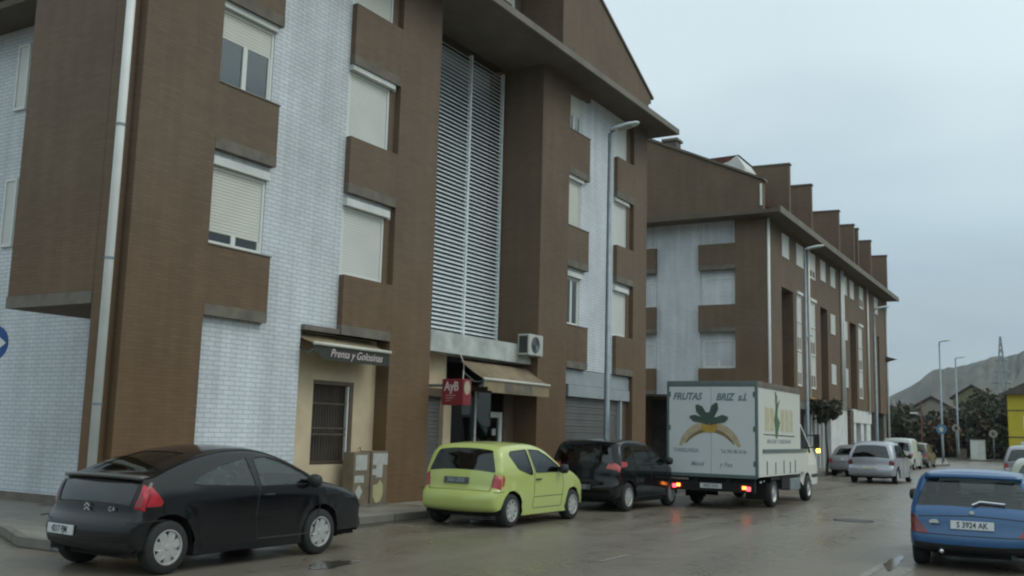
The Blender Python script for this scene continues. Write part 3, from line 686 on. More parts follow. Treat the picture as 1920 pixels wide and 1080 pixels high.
# white dormer with red tiles, chimney
bm = nb(); prism(bm, [(-3.4, 13.5), (-3.4, 14.2), (-2.1, 15.2), (-1.9, 14.2), (-1.9, 13.5)], XZ, 1.2, 1.4) if False else None
dm = nb(); prism(dm, [(-4.4, 13.4), (-1.05, 13.4), (-1.1, 14.12), (-1.45, 14.68), (-1.85, 14.42), (-4.4, 14.05)], XZ, .5, 3); obj('white_dormer', dm, M['white_plain'], B2)
dm = nb(); prism(dm, [(-1.45, 14.79), (-3.3, 14.76), (-4.5, 14.70), (-4.5, 14.25), (-1.85, 14.44)], XZ, .8, 3.2); obj('dormer_roof', dm, M['rooftile'], B2)
ch = obj('chimney', box(-5.0, -4.35, .3, .9, 14.6, 15.72), M['copper'], B2); obj('chimney_cap', box(-5.08, -4.27, .2, 1.0, 15.722, 15.84), M['fascia'], ch)
obj('vent_pipe', tube(nb(), [(-.05, -.5, 12.55 - .6), (-.05, -.5, 12.95)], .05, 8), M['pipe'], B2)
# facade windows
for (a, b, d) in ((2.75, 3.95, 1), (5.45, 6.8, 1), (8.1, 9.35, .7), (10.6, 11.75, 1), (13.05, 14.2, 1), (16.4, 17.4, 1), (18.3, 19.45, 1), (21.2, 22.4, .6), (26.3, 27.6, 1)):
    window(B2, .03, a, b, 10.2 if d == 1 else 9.95, 11.3, d, 'shutter2')
for a in (12.9, 16.2):
    for z in (7.5, 4.7): window(B2, .03, a, a + 1.1, z, z + 1.1, 1, 'shutter2')
for a, b in ((5.35, 6.2), (8.0, 9.1), (20.6, 21.7)):
    for z0, z1, d in ((7.35, 8.7, 1), (5.9, 7.3, .5), (4.2, 5.85, .6)): window(B2, .03, a, b, z0, z1, d, 'shutter2')
    obj('bay_head', box(.0, .12, a - .1, b + .1, 8.72, 8.86), M['frame'], B2)
for y in (.12, 7.55, 15.45, 15.95, 23.45, L2 - .1):
    obj('drainpipe', tube(nb(), [(.09, y, 11.5), (.09, y, 3.3 if 0 < y < L2 - 1 and y > 1 else .3)], .07, 8), M['pipe'], B2, smooth=True)
# ground floor
w2('ground_floor', [(-12, -1.2, 3.0, L2, 0, 3.4), (-1.2, -.35, 3, 6.6, 0, 3.5)], 'interior')
pieces('ground_panel', [(-1.2, -.15, 13.2, 17.6, .1, 3.4), (-1.2, -.1, 18.8, 19.9, .1, 3.5), (-1.2, -.1, 21.4, 22.3, .1, 3.5), (-1.2, -.1, 23.2, 24.6, .1, 3.5), (-.5, -.05, 18.7, 24.7, 2.7, 3.498)], 'white_plain', B2)
pieces('ground_pier', [(-1.2, -.1, 26.3, 27.4, .1, 3.5), (-1.2, -.1, 29.5, L2, .1, 3.5), (-.6, -.02, 3, 13.2, 3.1, 3.499)], 'concrete', B2)
w2('corner_pier', [(-1.4, -.002, 0, 2.6, 0, 3.45)], 'brown')
w2('shop_band', [(-.3, .02, 17.7, 18.6, .1, 3.4)], 'doorbrown')
for y in (8.2, 9.1, 10.0, 10.9, 11.8):
    w2('shop_post', [(-.4, -.25, y, y + .14, .1, 2.9)], 'frame')
a3 = empty('awning', (0, 0, 0), 0, 'orange brown awning on the far block seen above the truck cab', 'awning', 'awnings over the shop fronts')
bm = nb(); v = [(-12.85, 49.9, 3.75), (-12.85, 53.4, 3.75), (-11.9, 53.4, 3.35), (-11.9, 49.9, 3.35)]
prism(bm, [(-12.85, 3.75), (-11.9, 3.35), (-11.9, 3.05), (-11.93, 3.05), (-11.93, 3.33), (-12.85, 3.72)], XZ, 50.3, 53.4); obj('cloth', bm, mat('orange_awning', (.30, .17, .06), .8), a3)
obj('front_bar', tube(nb(), [(-11.9, 50.3, 3.35), (-11.9, 53.4, 3.35)], .03, 6), M['bar'], a3)
# red-brown small sign on the far corner of block 2
tag(obj('wall_bracket_sign', prism(nb(), [(-13.4, 7.6), (-12.5, 7.35), (-13.4, 7.1)], XZ, 73.6, 73.7), M['darkroof']), 'small dark bracket sign jutting out high on the far corner of the long block', 'sign')

# ------------------------------------------------------------------ street lamps
def lamp(x, y, h, label, armdir=(.8, .0)):
    e = empty('street_lamp', (x, y, .13), 0, label, 'street lamp', 'street lamps along the left pavement')
    bm = nb(); tube(bm, [(0, 0, 0), (0, 0, .9), (0, 0, .95), (0, 0, h)], [.105, .10, .085, .055], 12); obj('pole', bm, M['metalgrey'], e, smooth=True)
    obj('base_plate', box(-.16, .16, -.16, .16, 0, .03), M['metalgrey'], e)
    d = Vector((armdir[0], armdir[1], 0)).normalized(); s = Vector((-d.y, d.x, 0))
    bm = nb(); tube(bm, [Vector((0, 0, h - .05)), Vector((0, 0, h + .03)) + d * .05, Vector((0, 0, h + .10)) + d * .2], .035, 8); obj('arm', bm, M['metalgrey'], e, smooth=True)
    bm = nb(); secs = [(.0, .07, .05), (.2, .15, .085), (.55, .17, .09), (.8, .11, .06), (.86, .04, .03)]; rings = []
    for t, w, hh in secs:
        c = Vector((0, 0, h + .06 + t * .14)) + d * t
        rings.append([bm.verts.new(c + s * w * math.cos(a) + Vector((0, 0, hh * max(-.35, math.sin(a))))) for a in [2 * PI * k / 14 for k in range(14)]])
    for A, B in zip(rings, rings[1:]):
        for k in range(14): bm.faces.new((A[k], A[(k + 1) % 14], B[(k + 1) % 14], B[k]))
    bm.faces.new(rings[0]); bm.faces.new(rings[-1]); hd = obj('lamp_head', bm, M['lamphead'], e, smooth=True)
    bm = nb(); q = [Vector((0, 0, h + .027 + t * .14)) + d * t + s * w for t, w in ((.25, -.1), (.65, -.11), (.65, .11), (.25, .1))]; bm.faces.new([bm.verts.new(p - Vector((0, 0, .012))) for p in q]); obj('lens', bm, M['lens'], hd)
    return e
lamp(-11.4, 24.0, 9.75, 'tall grey street lamp standing behind the small black car, nearest of the row')
lamp(-11.4, 44.6, 9.95, 'street lamp in front of the near end of the long brown block')
lamp(-11.4, 60.0, 9.05, 'street lamp whose head shows against the far part of the long block')
lamp(-11.4, 86.2, 9.5, 'tall street lamp against the sky left of the hill crest')
lamp(-12.0, 101, 9.3, 'farthest street lamp showing against the hill right of the tall one')
obj('sign_arm_joint', box(-.05, .3, -.04, .04, 6.05, 6.12), M['lamphead'], None) and None
o = bpy.data.objects['sign_arm_joint']; o.parent = [q for q in bpy.data.objects if q.name.startswith('street_lamp')][1]; o.name = 'pole_bracket'

# ------------------------------------------------------------------ cars
def catmull(P, step=.05):
    out = []
    n = len(P)
    for i in range(n - 1):
        p0 = P[max(i - 1, 0)]; p1 = P[i]; p2 = P[i + 1]; p3 = P[min(i + 2, n - 1)]
        d = math.dist(p1, p2); k = max(2, int(d / step))
        for j in range(k):
            t = j / k
            # centripetal-like damping of tangents
            def tan(a, b, c):
                da, db = math.dist(a, b) or 1e-6, math.dist(b, c) or 1e-6
                return tuple(((b[q] - a[q]) / da * db + (c[q] - b[q]) / db * da) / (da + db) for q in (0, 1))
            m1 = tan(p0, p1, p2) if i > 0 else tuple((p2[q] - p1[q]) / d for q in (0, 1))
            m2 = tan(p1, p2, p3) if i < n - 2 else tuple((p2[q] - p1[q]) / d for q in (0, 1))
            h = [2 * t**3 - 3 * t * t + 1, t**3 - 2 * t * t + t, -2 * t**3 + 3 * t * t, t**3 - t * t]
            out.append(tuple(h[0] * p1[q] + h[1] * m1[q] * d + h[2] * p2[q] + h[3] * m2[q] * d for q in (0, 1)))
    out.append(P[-1]); return out
def inside(p, poly):
    x, y = p; c = False; n = len(poly); j = n - 1
    for i in range(n):
        xi, yi = poly[i]; xj, yj = poly[j]
        if (yi > y) != (yj > y) and x < (xj - xi) * (y - yi) / (yj - yi) + xi: c = not c
        j = i
    return c
def densify(P, step, closed=True):
    out = []; n = len(P)
    for i in range(n if closed else n - 1):
        a, b = P[i], P[(i + 1) % n]; k = max(1, int(math.dist(a, b) / step))
        for j in range(k): out.append((a[0] + (b[0] - a[0]) * j / k, a[1] + (b[1] - a[1]) * j / k))
    if not closed: out.append(P[-1])
    return out
def roundpoly(P, r=.04, n=3):
    out = []; m = len(P)
    for i in range(m):
        a, b, c = Vector(P[i - 1]), Vector(P[i]), Vector(P[(i + 1) % m])
        ra = min(r, (a - b).length * .4, (c - b).length * .4); p = b + (a - b).normalized() * ra; q = b + (c - b).normalized() * ra
        for k in range(n + 1):
            t = k / n; out.append(tuple(p * (1 - t)**2 + b * 2 * t * (1 - t) + q * t * t))
    return out
def regions(outline, polys, grid):
    """triangulate outline (dense, used as is); each poly its own region. returns verts, {key:[tris]}"""
    V = [Vector(p) for p in outline]; E = [(i, (i + 1) % len(outline)) for i in range(len(outline))]
    for key, P in polys:
        s = len(V); V += [Vector(p) for p in P]; E += [(s + i, s + (i + 1) % len(P)) for i in range(len(P))]
    xs = [p[0] for p in outline]; ys = [p[1] for p in outline]
    y = min(ys) + grid / 2; row = 0
    bd = [Vector(p) for p in outline] + [Vector(p) for k, P in polys for p in P]
    while y < max(ys):
        x = min(xs) + grid * (.5 if row % 2 else .99)
        while x < max(xs):
            if inside((x, y), outline) and min((q - Vector((x, y))).length_squared for q in bd) > (grid * .45)**2: V.append(Vector((x, y)))
            x += grid
        y += grid; row += 1
    vo, eo, fo, _, _, _ = delaunay_2d_cdt(V, E, [], 0, 1e-5)
    res = {}
    for f in fo:
        c = sum((vo[i] for i in f), Vector((0, 0))) / len(f); c = (c.x, c.y)
        if not inside(c, outline): continue
        key = 'body'
        for k, P in polys:
            if inside(c, P): key = k; break
        res.setdefault(key, []).append(tuple(f))
    return vo, res
def add_tris(bm, vo, tris, fn):
    idx = {}
    for t in tris:
        vs = []
        for i in t:
            if i not in idx: idx[i] = bm.verts.new(fn(vo[i].x, vo[i].y))
            vs.append(idx[i])
        try: bm.faces.new(vs)
        except ValueError: pass
class Car:
    def __init__(s, **k): s.__dict__.update(dict(r=.075, tumble=.42, belt=.92, crr=.10, crf=.22, crt=.045, planR=.05, planF=.08, wr=.30, Ra=.36, wheelw=.19, sill=.2, spokes=7, grid=.09, rim='rim', glassS='carglass', glassR='carglass')); s.__dict__.update(k)
    def setup(s):
        s.C = catmull(s.prof, .055)
        s.S = [0]
        for a, b in zip(s.C, s.C[1:]): s.S.append(s.S[-1] + math.dist(a, b))
        s.L = max(p[0] for p in s.C)
    def W(s, x, z):
        h = s.L / 2; w = s.hw
        if x < h: w -= s.planR * ((h - x) / h)**4
        else: w -= s.planF * ((x - h) / h)**3.2
        if z > s.belt: d = z - s.belt; w -= s.tumble * d * (.6 + .5 * d)
        else: w -= .05 * max(0, (s.belt - .22 - z))**1.5 * 1.2
        for xw in (s.xr, s.xf):
            d = math.hypot(x - xw, z - s.wr) - s.Ra
            if 0 <= d < .25: w += .018 * math.exp(-(d / .07)**2)
        return w
    def P(s, t):
        t = min(max(t, 0), s.S[-1]); lo, hi = 0, len(s.S) - 1
        while hi - lo > 1:
            m = (lo + hi) // 2
            if s.S[m] <= t: lo = m
            else: hi = m
        f = (t - s.S[lo]) / (s.S[hi] - s.S[lo]); a, b = s.C[lo], s.C[hi]
        return (a[0] + (b[0] - a[0]) * f, a[1] + (b[1] - a[1]) * f)
    def pos(s, t, v, out=0):
        x, z = s.P(t); x1, z1 = s.P(t - .03); x2, z2 = s.P(t + .03)
        tx, tz = x2 - x1, z2 - z1; l = math.hypot(tx, tz) or 1; nx, nz = -tz / l, tx / l   # outward normal (rear->top->front order)
        cr = s.crt * nz * nz + (s.crr if nx < 0 else s.crf) * nx * nx
        a = min(1, abs(v)); w = s.W(x, z); e = (1 - a) * w; ins = cr * a**2.4
        if e < s.r: ins += s.r - math.sqrt(max(0, s.r**2 - (s.r - e)**2))
        T = (min(max(x, s.L * .16), s.L * .82), .55); dx, dz = T[0] - x, T[1] - z; l2 = math.hypot(dx, dz) or 1
        X, Z = x + dx / l2 * ins, z + dz / l2 * ins
        return (X + nx * out, v * s.W(X, Z), Z + nz * out)
    def s_rear(s, z):
        for i in range(len(s.C) - 1):
            if s.C[i][1] <= z <= s.C[i + 1][1]: return s.S[i] + (s.S[i + 1] - s.S[i]) * (z - s.C[i][1]) / ((s.C[i + 1][1] - s.C[i][1]) or 1)
        return s.S[-1] / 2
    def s_front(s, z):
        for i in range(len(s.C) - 1, 0, -1):
            if s.C[i][1] <= z <= s.C[i - 1][1]: return s.S[i] - (s.S[i] - s.S[i - 1]) * (z - s.C[i][1]) / ((s.C[i - 1][1] - s.C[i][1]) or 1)
        return s.S[-1] / 2
def build_car(name, label, loc, rz, paint, c, cat='car', group=None, detail=True):
    c.setup(); root = empty(name, loc, rz + PI / 2, label, cat, group)
    Lc = c.S[-1]; n = int(Lc / .055); ss = [Lc * i / n for i in range(n + 1)]
    parts = {}
    def P(k): return parts.setdefault(k, nb())
    # top / rear / front shell in (s, v*hw) space
    vs = [-1, -.985, -.96, -.92, -.86]; vs = vs + [-.86 + .107 * i for i in range(1, 17)][:15] + [.86, .92, .96, .985, 1]
    vs = sorted(set(round(v, 4) for v in vs)); k = c.hw
    outline = [(t, k) for t in ss] + [(Lc, v * k) for v in vs[::-1][1:-1]] + [(t, -k) for t in ss[::-1]] + [(0, v * k) for v in vs[1:-1]]
    polys = []
    for key, where, pts, rr in c.shell:
        f = c.s_rear if where == 'r' else c.s_front
        pp = [(f(z), y * k) for z, y in pts]
        polys.append((key, densify(roundpoly(pp, rr), .06) if rr else densify(pp, .06)))
    # grid points aligned by vs rows for good rounding: add as tiny constraint-free verts
    V = [Vector(p) for p in outline]; E = [(i, (i + 1) % len(outline)) for i in range(len(outline))]
    for key, Pp in polys:
        s0 = len(V); V += [Vector(p) for p in Pp]; E += [(s0 + i, s0 + (i + 1) % len(Pp)) for i in range(len(Pp))]
    bd = [Vector(p) for key, Pp in polys for p in Pp]
    for t in ss[1:-1]:
        for v in vs[1:-1]:
            q = Vector((t, v * k))
            if all((q - b).length_squared > .0004 for b in bd): V.append(q)
    vo, eo, fo, _, _, _ = delaunay_2d_cdt(V, E, [], 0, 1e-5); res = {}
    for f in fo:
        cc = sum((vo[i] for i in f), Vector((0, 0))) / len(f); key = 'body'
        for kk, Pp in polys:
            if inside((cc.x, cc.y), Pp): key = kk; break
        res.setdefault(key, []).append(tuple(f))
    for key, tr in res.items(): add_tris(P(key), vo, tr, lambda a, b, o=(-.006 if 'glass' in key or 'window' in key or 'wind' in key else 0): c.pos(a, b / k, o))
    # side caps
    cap = [(q[0], q[2]) for q in (c.pos(t, 1) for t in ss)]
    x0, zA = cap[0]; x1, zB = cap[-1]
    low = []
    def arc(xw, a0, a1, m=14): return [(xw + c.Ra * math.cos(a0 + (a1 - a0) * i / m), c.wr + c.Ra * math.sin(a0 + (a1 - a0) * i / m)) for i in range(m + 1)]
    zs = c.sill; aa = math.asin((zs - c.wr) / c.Ra)
    aF = math.asin(max(-1, min(1, (max(zB, zs) - c.wr) / c.Ra))); aR = math.asin(max(-1, min(1, (max(zA, zs) - c.wr) / c.Ra)))
    low = arc(c.xf, aF, PI - aa) + arc(c.xr, aa, PI - aR)
    if low[0][0] > x1 - .02: low = [p for p in low if p[0] < x1 - .02]
    low = [p for p in low if p[0] > x0 + .02]
    capout = cap + densify([cap[-1]] + low[:1], .08, False)[1:-1] + low[:15] + densify([low[14], low[15]], .08, False)[1:-1] + low[15:] if False else cap + low
    # densify the straight sill run
    oc = []
    for i, p in enumerate(capout):
        q = capout[(i + 1) % len(capout)]; oc.append(p); d = math.dist(p, q)
        if i >= len(cap) - 1 and d > .12:
            m = int(d / .08)
            for j in range(1, m): oc.append((p[0] + (q[0] - p[0]) * j / m, p[1] + (q[1] - p[1]) * j / m))
    sp = [(key, densify(roundpoly(pts, rr), .05) if rr else densify(pts, .05)) for key, pts, rr in c.side]
    vo, res = regions(oc, sp, c.grid)
    for sgn in (1, -1):
        for key, tr in res.items():
            ins = .008 if ('window' in key) else 0
            kk = key if (sgn == -1 or key == 'body' or 'light' not in key) else key
            add_tris(P(kk), vo, tr, lambda a, b, g=sgn, i_=ins: (a, g * (c.W(a, b) - i_), b))
    body = parts.pop('body'); bmesh.ops.remove_doubles(body, verts=body.verts[:], dist=.0006)
    ob = obj('body', body, paint, root, smooth=True)
    mats = c.mats
    for key, bm in parts.items():
        bmesh.ops.remove_doubles(bm, verts=bm.verts[:], dist=.0006)
        if key in ('side_window', 'tail_light', 'tail_light_inner', 'head_light', 'quarter_window', 'door'):       # one mesh per side
            for sg_ in (1, -1):
                b2 = bm.copy(); bmesh.ops.delete(b2, geom=[v for v in b2.verts if v.co.y * sg_ < 0], context='VERTS')
                if len(b2.faces): obj(key, b2, M[mats[key]] if mats[key] in M else paint, root, smooth=True)
                else: b2.free()
            bm.free()
        else: obj(key, bm, M[mats[key]], root, smooth=True)
    # window rubbers and door seams
    for key, pts, rr in c.side:
        if 'window' in key:
            for g in (1, -1):
                q = densify(roundpoly(pts, rr), .05); q = q + [q[0]]
                obj('window_seal', tube(nb(), [(a, g * (c.W(a, b) - .003), b) for a, b in q], .0085, 5, False), M['black'], root)
    def seam(pts): obj('body_seam', tube(nb(), pts, .0065, 5, False), M['black'], root)
    for line in getattr(c, 'seams', []):
        for g in (1, -1): seam([(a, g * (c.W(a, b) - .0015), b) for a, b in densify(line, .05, False)])
    for line in getattr(c, 'rseams', []):
        for g in ((1, -1) if abs(line[0][1] + line[-1][1]) > .01 else (1,)): seam([c.pos(c.s_rear(z), g * y, -.0015) for z, y in densify(line, .05, False)])
    # wheel wells + underbody
    bm = nb(); wi = c.hw - .03
    for xw in (c.xr, c.xf):
        for g in (1, -1):
            ar = [(xw + (c.Ra + .012) * math.cos(PI * i / 12 - .0), c.wr + (c.Ra + .012) * math.sin(PI * i / 12)) for i in range(13)]
            ar = [(ar[0][0], c.sill + .02)] + ar + [(ar[-1][0], c.sill + .02)]
            A = [bm.verts.new((a, g * (c.hw - .06), b)) for a, b in ar]; B = [bm.verts.new((a, g * (c.hw - .34), b)) for a, b in ar]
            for i in range(len(ar) - 1): bm.faces.new((A[i], A[i + 1], B[i + 1], B[i]))
            bm.faces.new(B)
    bx(bm, c.xr + c.Ra, c.xf - c.Ra, -wi + .04, wi - .04, c.sill - .02, c.sill + .1)
    bx(bm, .25, c.L - .3, -c.hw + .36, c.hw - .36, c.sill - .01, .48)
    bx(bm, .16, c.xr - c.Ra, -wi + .1, wi - .1, c.sill + .06, .4); bx(bm, c.xf + c.Ra, c.L - .25, -wi + .18, wi - .18, c.sill + .02, .4)
    obj('underbody', bm, M['underbody'], root)
    # wheels
    wh_ = []
    for xw in (c.xr, c.xf):
        for g in (1, -1):
            yo = g * (c.hw - .02); R0 = c.wr; w = c.wheelw
            bm = nb(); ri = R0 * .64
            lathe_y(bm, [(ri, -w / 2), (R0 * .93, -w / 2), (R0 * .985, -w / 2 + .025), (R0, -w / 2 + .05), (R0, w / 2 - .05), (R0 * .985, w / 2 - .025), (R0 * .93, w / 2), (ri, w / 2)], 36, cap=False)
            yc = yo - g * w / 2
            ty = obj('wheel', bm, M['tyre'], root, smooth=True, loc=(xw, yc, R0))
            bm = nb(); lathe_y(bm, [(ri * 1.03, g * (w / 2 + .004)), (ri * .96, g * (w / 2 + .006)), (ri * .90, g * (w / 2 - .018)), (ri * .88, g * (w / 2 - .05))], 36, cap=False)
            lathe_y(bm, [(.001, g * (w / 2 + .004)), (ri * .17, g * (w / 2 + .002)), (ri * .22, g * (w / 2 - .012)), (ri * .22, g * (w / 2 - .05))], 20, cap=False)
            for q in range(c.spokes):
                an = 2 * PI * q / c.spokes + .3; d = Vector((math.cos(an), 0, math.sin(an))); s_ = Vector((-d.z, 0, d.x))
                hw0, hw1 = ri * .13, ri * (.30 if c.spokes < 8 else .2)
                pts = [d * ri * .15 - s_ * hw0, d * ri * .60 - s_ * hw1 * .9, d * ri * .93 - s_ * hw1 * .8, d * ri * .93 + s_ * hw1 * .8, d * ri * .60 + s_ * hw1 * .9, d * ri * .15 + s_ * hw0]
                ys = [w / 2 - .006, w / 2 - .004, w / 2 - .012, w / 2 - .012, w / 2 - .004, w / 2 - .006]
                A = [bm.verts.new(p + Vector((0, g * y, 0))) for p, y in zip(pts, ys)]; B = [bm.verts.new(p + Vector((0, g * (y - .02), 0))) for p, y in zip(pts, ys)]
                bm.faces.new(A); bm.faces.new(B[::-1])
                for i in range(6): bm.faces.new((A[i], A[(i + 1) % 6], B[(i + 1) % 6], B[i]))
            obj('rim', bm, M[c.rim], ty, smooth=False)
            bm = nb(); lathe_y(bm, [(.001, g * (w / 2 - .055)), (ri * .99, g * (w / 2 - .055))], 28, cap=False); obj('brake_disc', bm, M['rimdark'], ty)
    # interior
    if detail:
        xm = c.cab; bh = min(.9, c.belt - .02)
        bm = nb(); bx(bm, xm[0], xm[1] + .35, -c.hw + .14, c.hw - .14, .35, .44); obj('cabin_floor', bm, M['underbody'], root)
        bm = nb(); prism(bm, [(xm[1] - .05, .45), (xm[1] - .1, bh - .05), (xm[1] + .1, bh + .03), (xm[1] + .4, bh - .0), (xm[1] + .4, .45)], XZ, -c.hw + .16, c.hw - .16); obj('dashboard', bm, M['black'], root, smooth=False)
        for xs, wd, cy in ((xm[0] + .25, c.hw - .2, 0), (xm[0] + 1.15, .24, .36), (xm[0] + 1.15, .24, -.36)):
            bm = nb()
            prism(bm, [(xs, .5), (xs - .16, bh + .16), (xs - .06, bh + .18), (xs + .14, .62), (xs + .55, .66), (xs + .58, .45)], XZ, cy - wd, cy + wd)
            for hy in ([cy] if wd < .3 else [-.36, .36]):
                prism(bm, [(xs - .19, bh + .19), (xs - .2, bh + .34), (xs - .13, bh + .37), (xs - .08, bh + .34), (xs - .08, bh + .19)], XZ, hy - .12, hy + .12)
            obj('seat', bm, M['seat'], root, bevel=.03)
        bm = nb(); tube(bm, [(xm[1] - .22 + .05 * math.sin(t * PI / 10), .36 + .18 * math.cos(t * PI / 10), bh + .03 + .17 * math.sin(t * PI / 10)) for t in range(21)], .014, 6, False); obj('steering_wheel', bm, M['black'], root)
    # mirrors
    if c.mirror:
        mx, mz = c.mirror
        for g in (1, -1):
            bm = nb(); y0 = c.W(mx, mz)
            rings = []
            for y, sx, sz in ((0, .03, .03), (.05, .05, .05), (.07, .07, .085), (.14, .075, .09), (.20, .06, .075), (.215, .03, .04)):
                rings.append([bm.verts.new((mx + sx * math.cos(a), g * (y0 - .01 + y), mz + .03 + sz * math.sin(a))) for a in [2 * PI * q / 12 for q in range(12)]])
            for A, B in zip(rings, rings[1:]):
                for q in range(12): bm.faces.new((A[q], A[(q + 1) % 12], B[(q + 1) % 12], B[q]))
            bm.faces.new(rings[0]); bm.faces.new(rings[-1]); obj('wing_mirror', bm, paint if c.mirror_paint else M['black'], root, smooth=True)
    for hx, hz in c.handles:
        for g in (1, -1):
            y = c.W(hx, hz); bm = nb(); tube(bm, [(hx - .09, g * (y - .005), hz), (hx - .07, g * (y + .028), hz + .004), (hx + .07, g * (y + .028), hz + .004), (hx + .09, g * (y - .005), hz)], .014, 6); obj('door_handle', bm, M['black'] if c.handle_black else paint, root, smooth=True)
    if c.plate:
        pz, pyc, txt, mk = c.plate; st = c.s_rear(pz); x, _, z = c.pos(st, pyc / c.hw)
        x1_, z1_ = c.P(c.s_rear(pz - .05)); x2_, z2_ = c.P(c.s_rear(pz + .05)); tilt = math.atan2(x2_ - x1_, z2_ - z1_)
        pe = empty('number_plate', (x - .018, pyc, z)); pe.parent = root; xa_ = c.pos(st, (pyc - .2) / c.hw)[0]; xb_ = c.pos(st, (pyc + .2) / c.hw)[0]; pe.rotation_euler = (0, tilt, -math.atan2(xb_ - xa_, .4))
        obj('plate', box(-.006, .02, -.26, .26, -.055, .055), M[mk], pe, bevel=.004)
        text('plate_lettering', txt, .105, M['platedark'] if mk == 'plate' else M['txtgrey'], pe, Matrix(((0, 0, -1, -.008), (-1, 0, 0, 0), (0, 1, 0, 0), (0, 0, 0, 1))), bold=.002, squash=.82, thick=.001)
    if c.wiper:
        z, ya_, yb_ = c.wiper; bm = nb(); pts = []
        for y, dz in ((0, 0), (ya_ * .25, .05), (ya_, .04)): 
            x, yy, zz = c.pos(c.s_rear(z + dz), y / c.hw, .03); pts.append((x, yy, zz))
        tube(bm, pts, .012, 6); obj('rear_wiper', bm, M[c.wiperm], root)
    return root
BASE = dict(mirror_paint=False, handle_black=True, plate=None, wiper=None, wiperm='black', handles=[], mirror=None)

# -- black coupe, bottom left
paint_black = paint_mat('black_car_paint', (.006, .006, .007), .14, coat=.35, dirt=.03, spec=.25)
c4 = Car(**BASE | dict(
    prof=[(.16, .24), (.05, .30), (.0, .40), (0, .52), (.03, .60), (.085, .66), (.10, .78), (.15, .95), (.19, 1.05), (.24, 1.105), (.34, 1.13), (.6, 1.225), (.95, 1.335), (1.35, 1.42), (1.75, 1.455), (2.1, 1.435), (2.5, 1.335), (2.9, 1.17), (3.2, 1.03), (3.5, .955), (3.85, .86), (4.1, .74), (4.24, .60), (4.27, .45), (4.22, .30), (4.10, .22)],
    hw=.865, belt=.90, tumble=.52, xr=.57, xf=3.12, wr=.305, Ra=.375, planR=.06, planF=.13, crr=.085, crf=.25, r=.065, sill=.19, spokes=7,
    shell=[('rear_glass_lower', 'r', [(.80, -.80), (.80, .80), (1.055, .86), (1.055, -.86)], .03),
           ('rear_window', 'r', [(1.16, -.66), (1.16, .66), (1.37, .60), (1.37, -.60)], .05),
           ('tail_light_inner', 'r', [(.80, .90), (.80, .965), (.93, .97), (.99, .955)], .01), ('tail_light_inner', 'r', [(.80, -.90), (.80, -.965), (.93, -.97), (.99, -.955)], .01),
           ('tail_light', 'r', [(.775, .88), (.775, .999), (1.07, .999), (1.07, .945)], 0), ('tail_light', 'r', [(.775, -.88), (.775, -.999), (1.07, -.999), (1.07, -.945)], 0),
           ('windscreen', 'f', [(1.05, -.84), (1.37, -.72), (1.37, .72), (1.05, .84)], .06),
           ('bumper_strip', 'r', [(.26, -.95), (.26, .95), (.36, .93), (.36, -.93)], 0),
           ('head_light', 'f', [(.62, .55), (.62, .97), (.78, .97), (.80, .62)], .03), ('head_light', 'f', [(.62, -.55), (.62, -.97), (.78, -.97), (.80, -.62)], .03)],
    side=[('side_window', [(1.98, .955), (1.93, 1.30), (2.15, 1.32), (2.42, 1.265), (2.75, 1.13), (3.02, .98), (3.0, .955)], .03),
          ('quarter_window', [(.90, 1.0), (1.02, 1.09), (1.35, 1.22), (1.82, 1.31), (1.90, .955)], .03),
          ('tail_light', [(.2, 1.08), (.26, 1.07), (.47, .82), (.44, .775), (.18, .77)], .012)],
    seams=[[(1.94, 1.30), (1.94, .95), (1.90, .55), (1.95, .30)], [(3.02, .95), (3.1, .7), (2.98, .30)], [(1.95, .30), (2.98, .30)], [(.5, .62), (.02, .6)]],
    rseams=[[(.66, -.8), (.66, .8)], [(.80, -.80), (.80, .80)], [(.80, .80), (1.055, .86)]],
    mats={'tail_light_inner': 'taildark', 'rear_glass_lower': 'darkglass2', 'rear_window': 'darkglass', 'tail_light': 'taillight', 'windscreen': 'carglass', 'side_window': 'carglass', 'quarter_window': 'carglass', 'bumper_strip': 'black', 'head_light': 'headlight'},
    cab=(1.15, 2.75), mirror=(2.86, .97), handles=[(2.1, .84)], plate=(.47, .36, '4217 FJM', 'plate')))
M['darkglass2'] = mat('gloss_black_panel', (.008, .009, .009), .10, coat=.5, var=.1)
k1 = build_car('parked_car', 'black two-door coupe with red triangular tail light, parked nearest at the bottom left', (-9.86, 7.20, 0), R_(-.6), paint_black, c4, group='cars parked along the left kerb')
k1.scale = (.97, .95, .968); k1.location.y = 7.23
# lip spoiler, badges
bm = nb(); rings = []
for i in range(13):
    v = -1 + i / 6; y = v * .69; x = .17 + .10 * abs(v)**2.2; z = 1.10 - .02 * abs(v)**3
    rings.append([bm.verts.new(p) for p in ((x - .06, y, z - .015), (x - .05, y, z + .025), (x + .06, y, z + .03), (x + .14, y, z + .005), (x + .05, y, z - .03))])
for A, B in zip(rings, rings[1:]):
    for q in range(5): bm.faces.new((A[q], A[(q + 1) % 5], B[(q + 1) % 5], B[q]))
bm.faces.new(rings[0]); bm.faces.new(rings[-1]); obj('spoiler', bm, paint_mat('spoiler_paint', (.05, .048, .042), .4, coat=.5, dirt=.3), k1, smooth=True)
bm = nb()
for dz in (.0, .045):
    prism(bm, [(-.05, dz - .02), (0, dz + .015), (.05, dz - .02), (.05, dz - .002), (0, dz + .033), (-.05, dz - .002)], YZ, .062, .07)
bd = obj('badge', bm, M['chrome'], k1); bd.location = (.0, .0, .715)
text('model_lettering', 'C4', .075, M['chrome'], k1, Matrix(((0, 0, -1, .086), (-1, 0, 0, -.42), (0, 1, 0, .735), (0, 0, 0, 1))), squash=1.2)

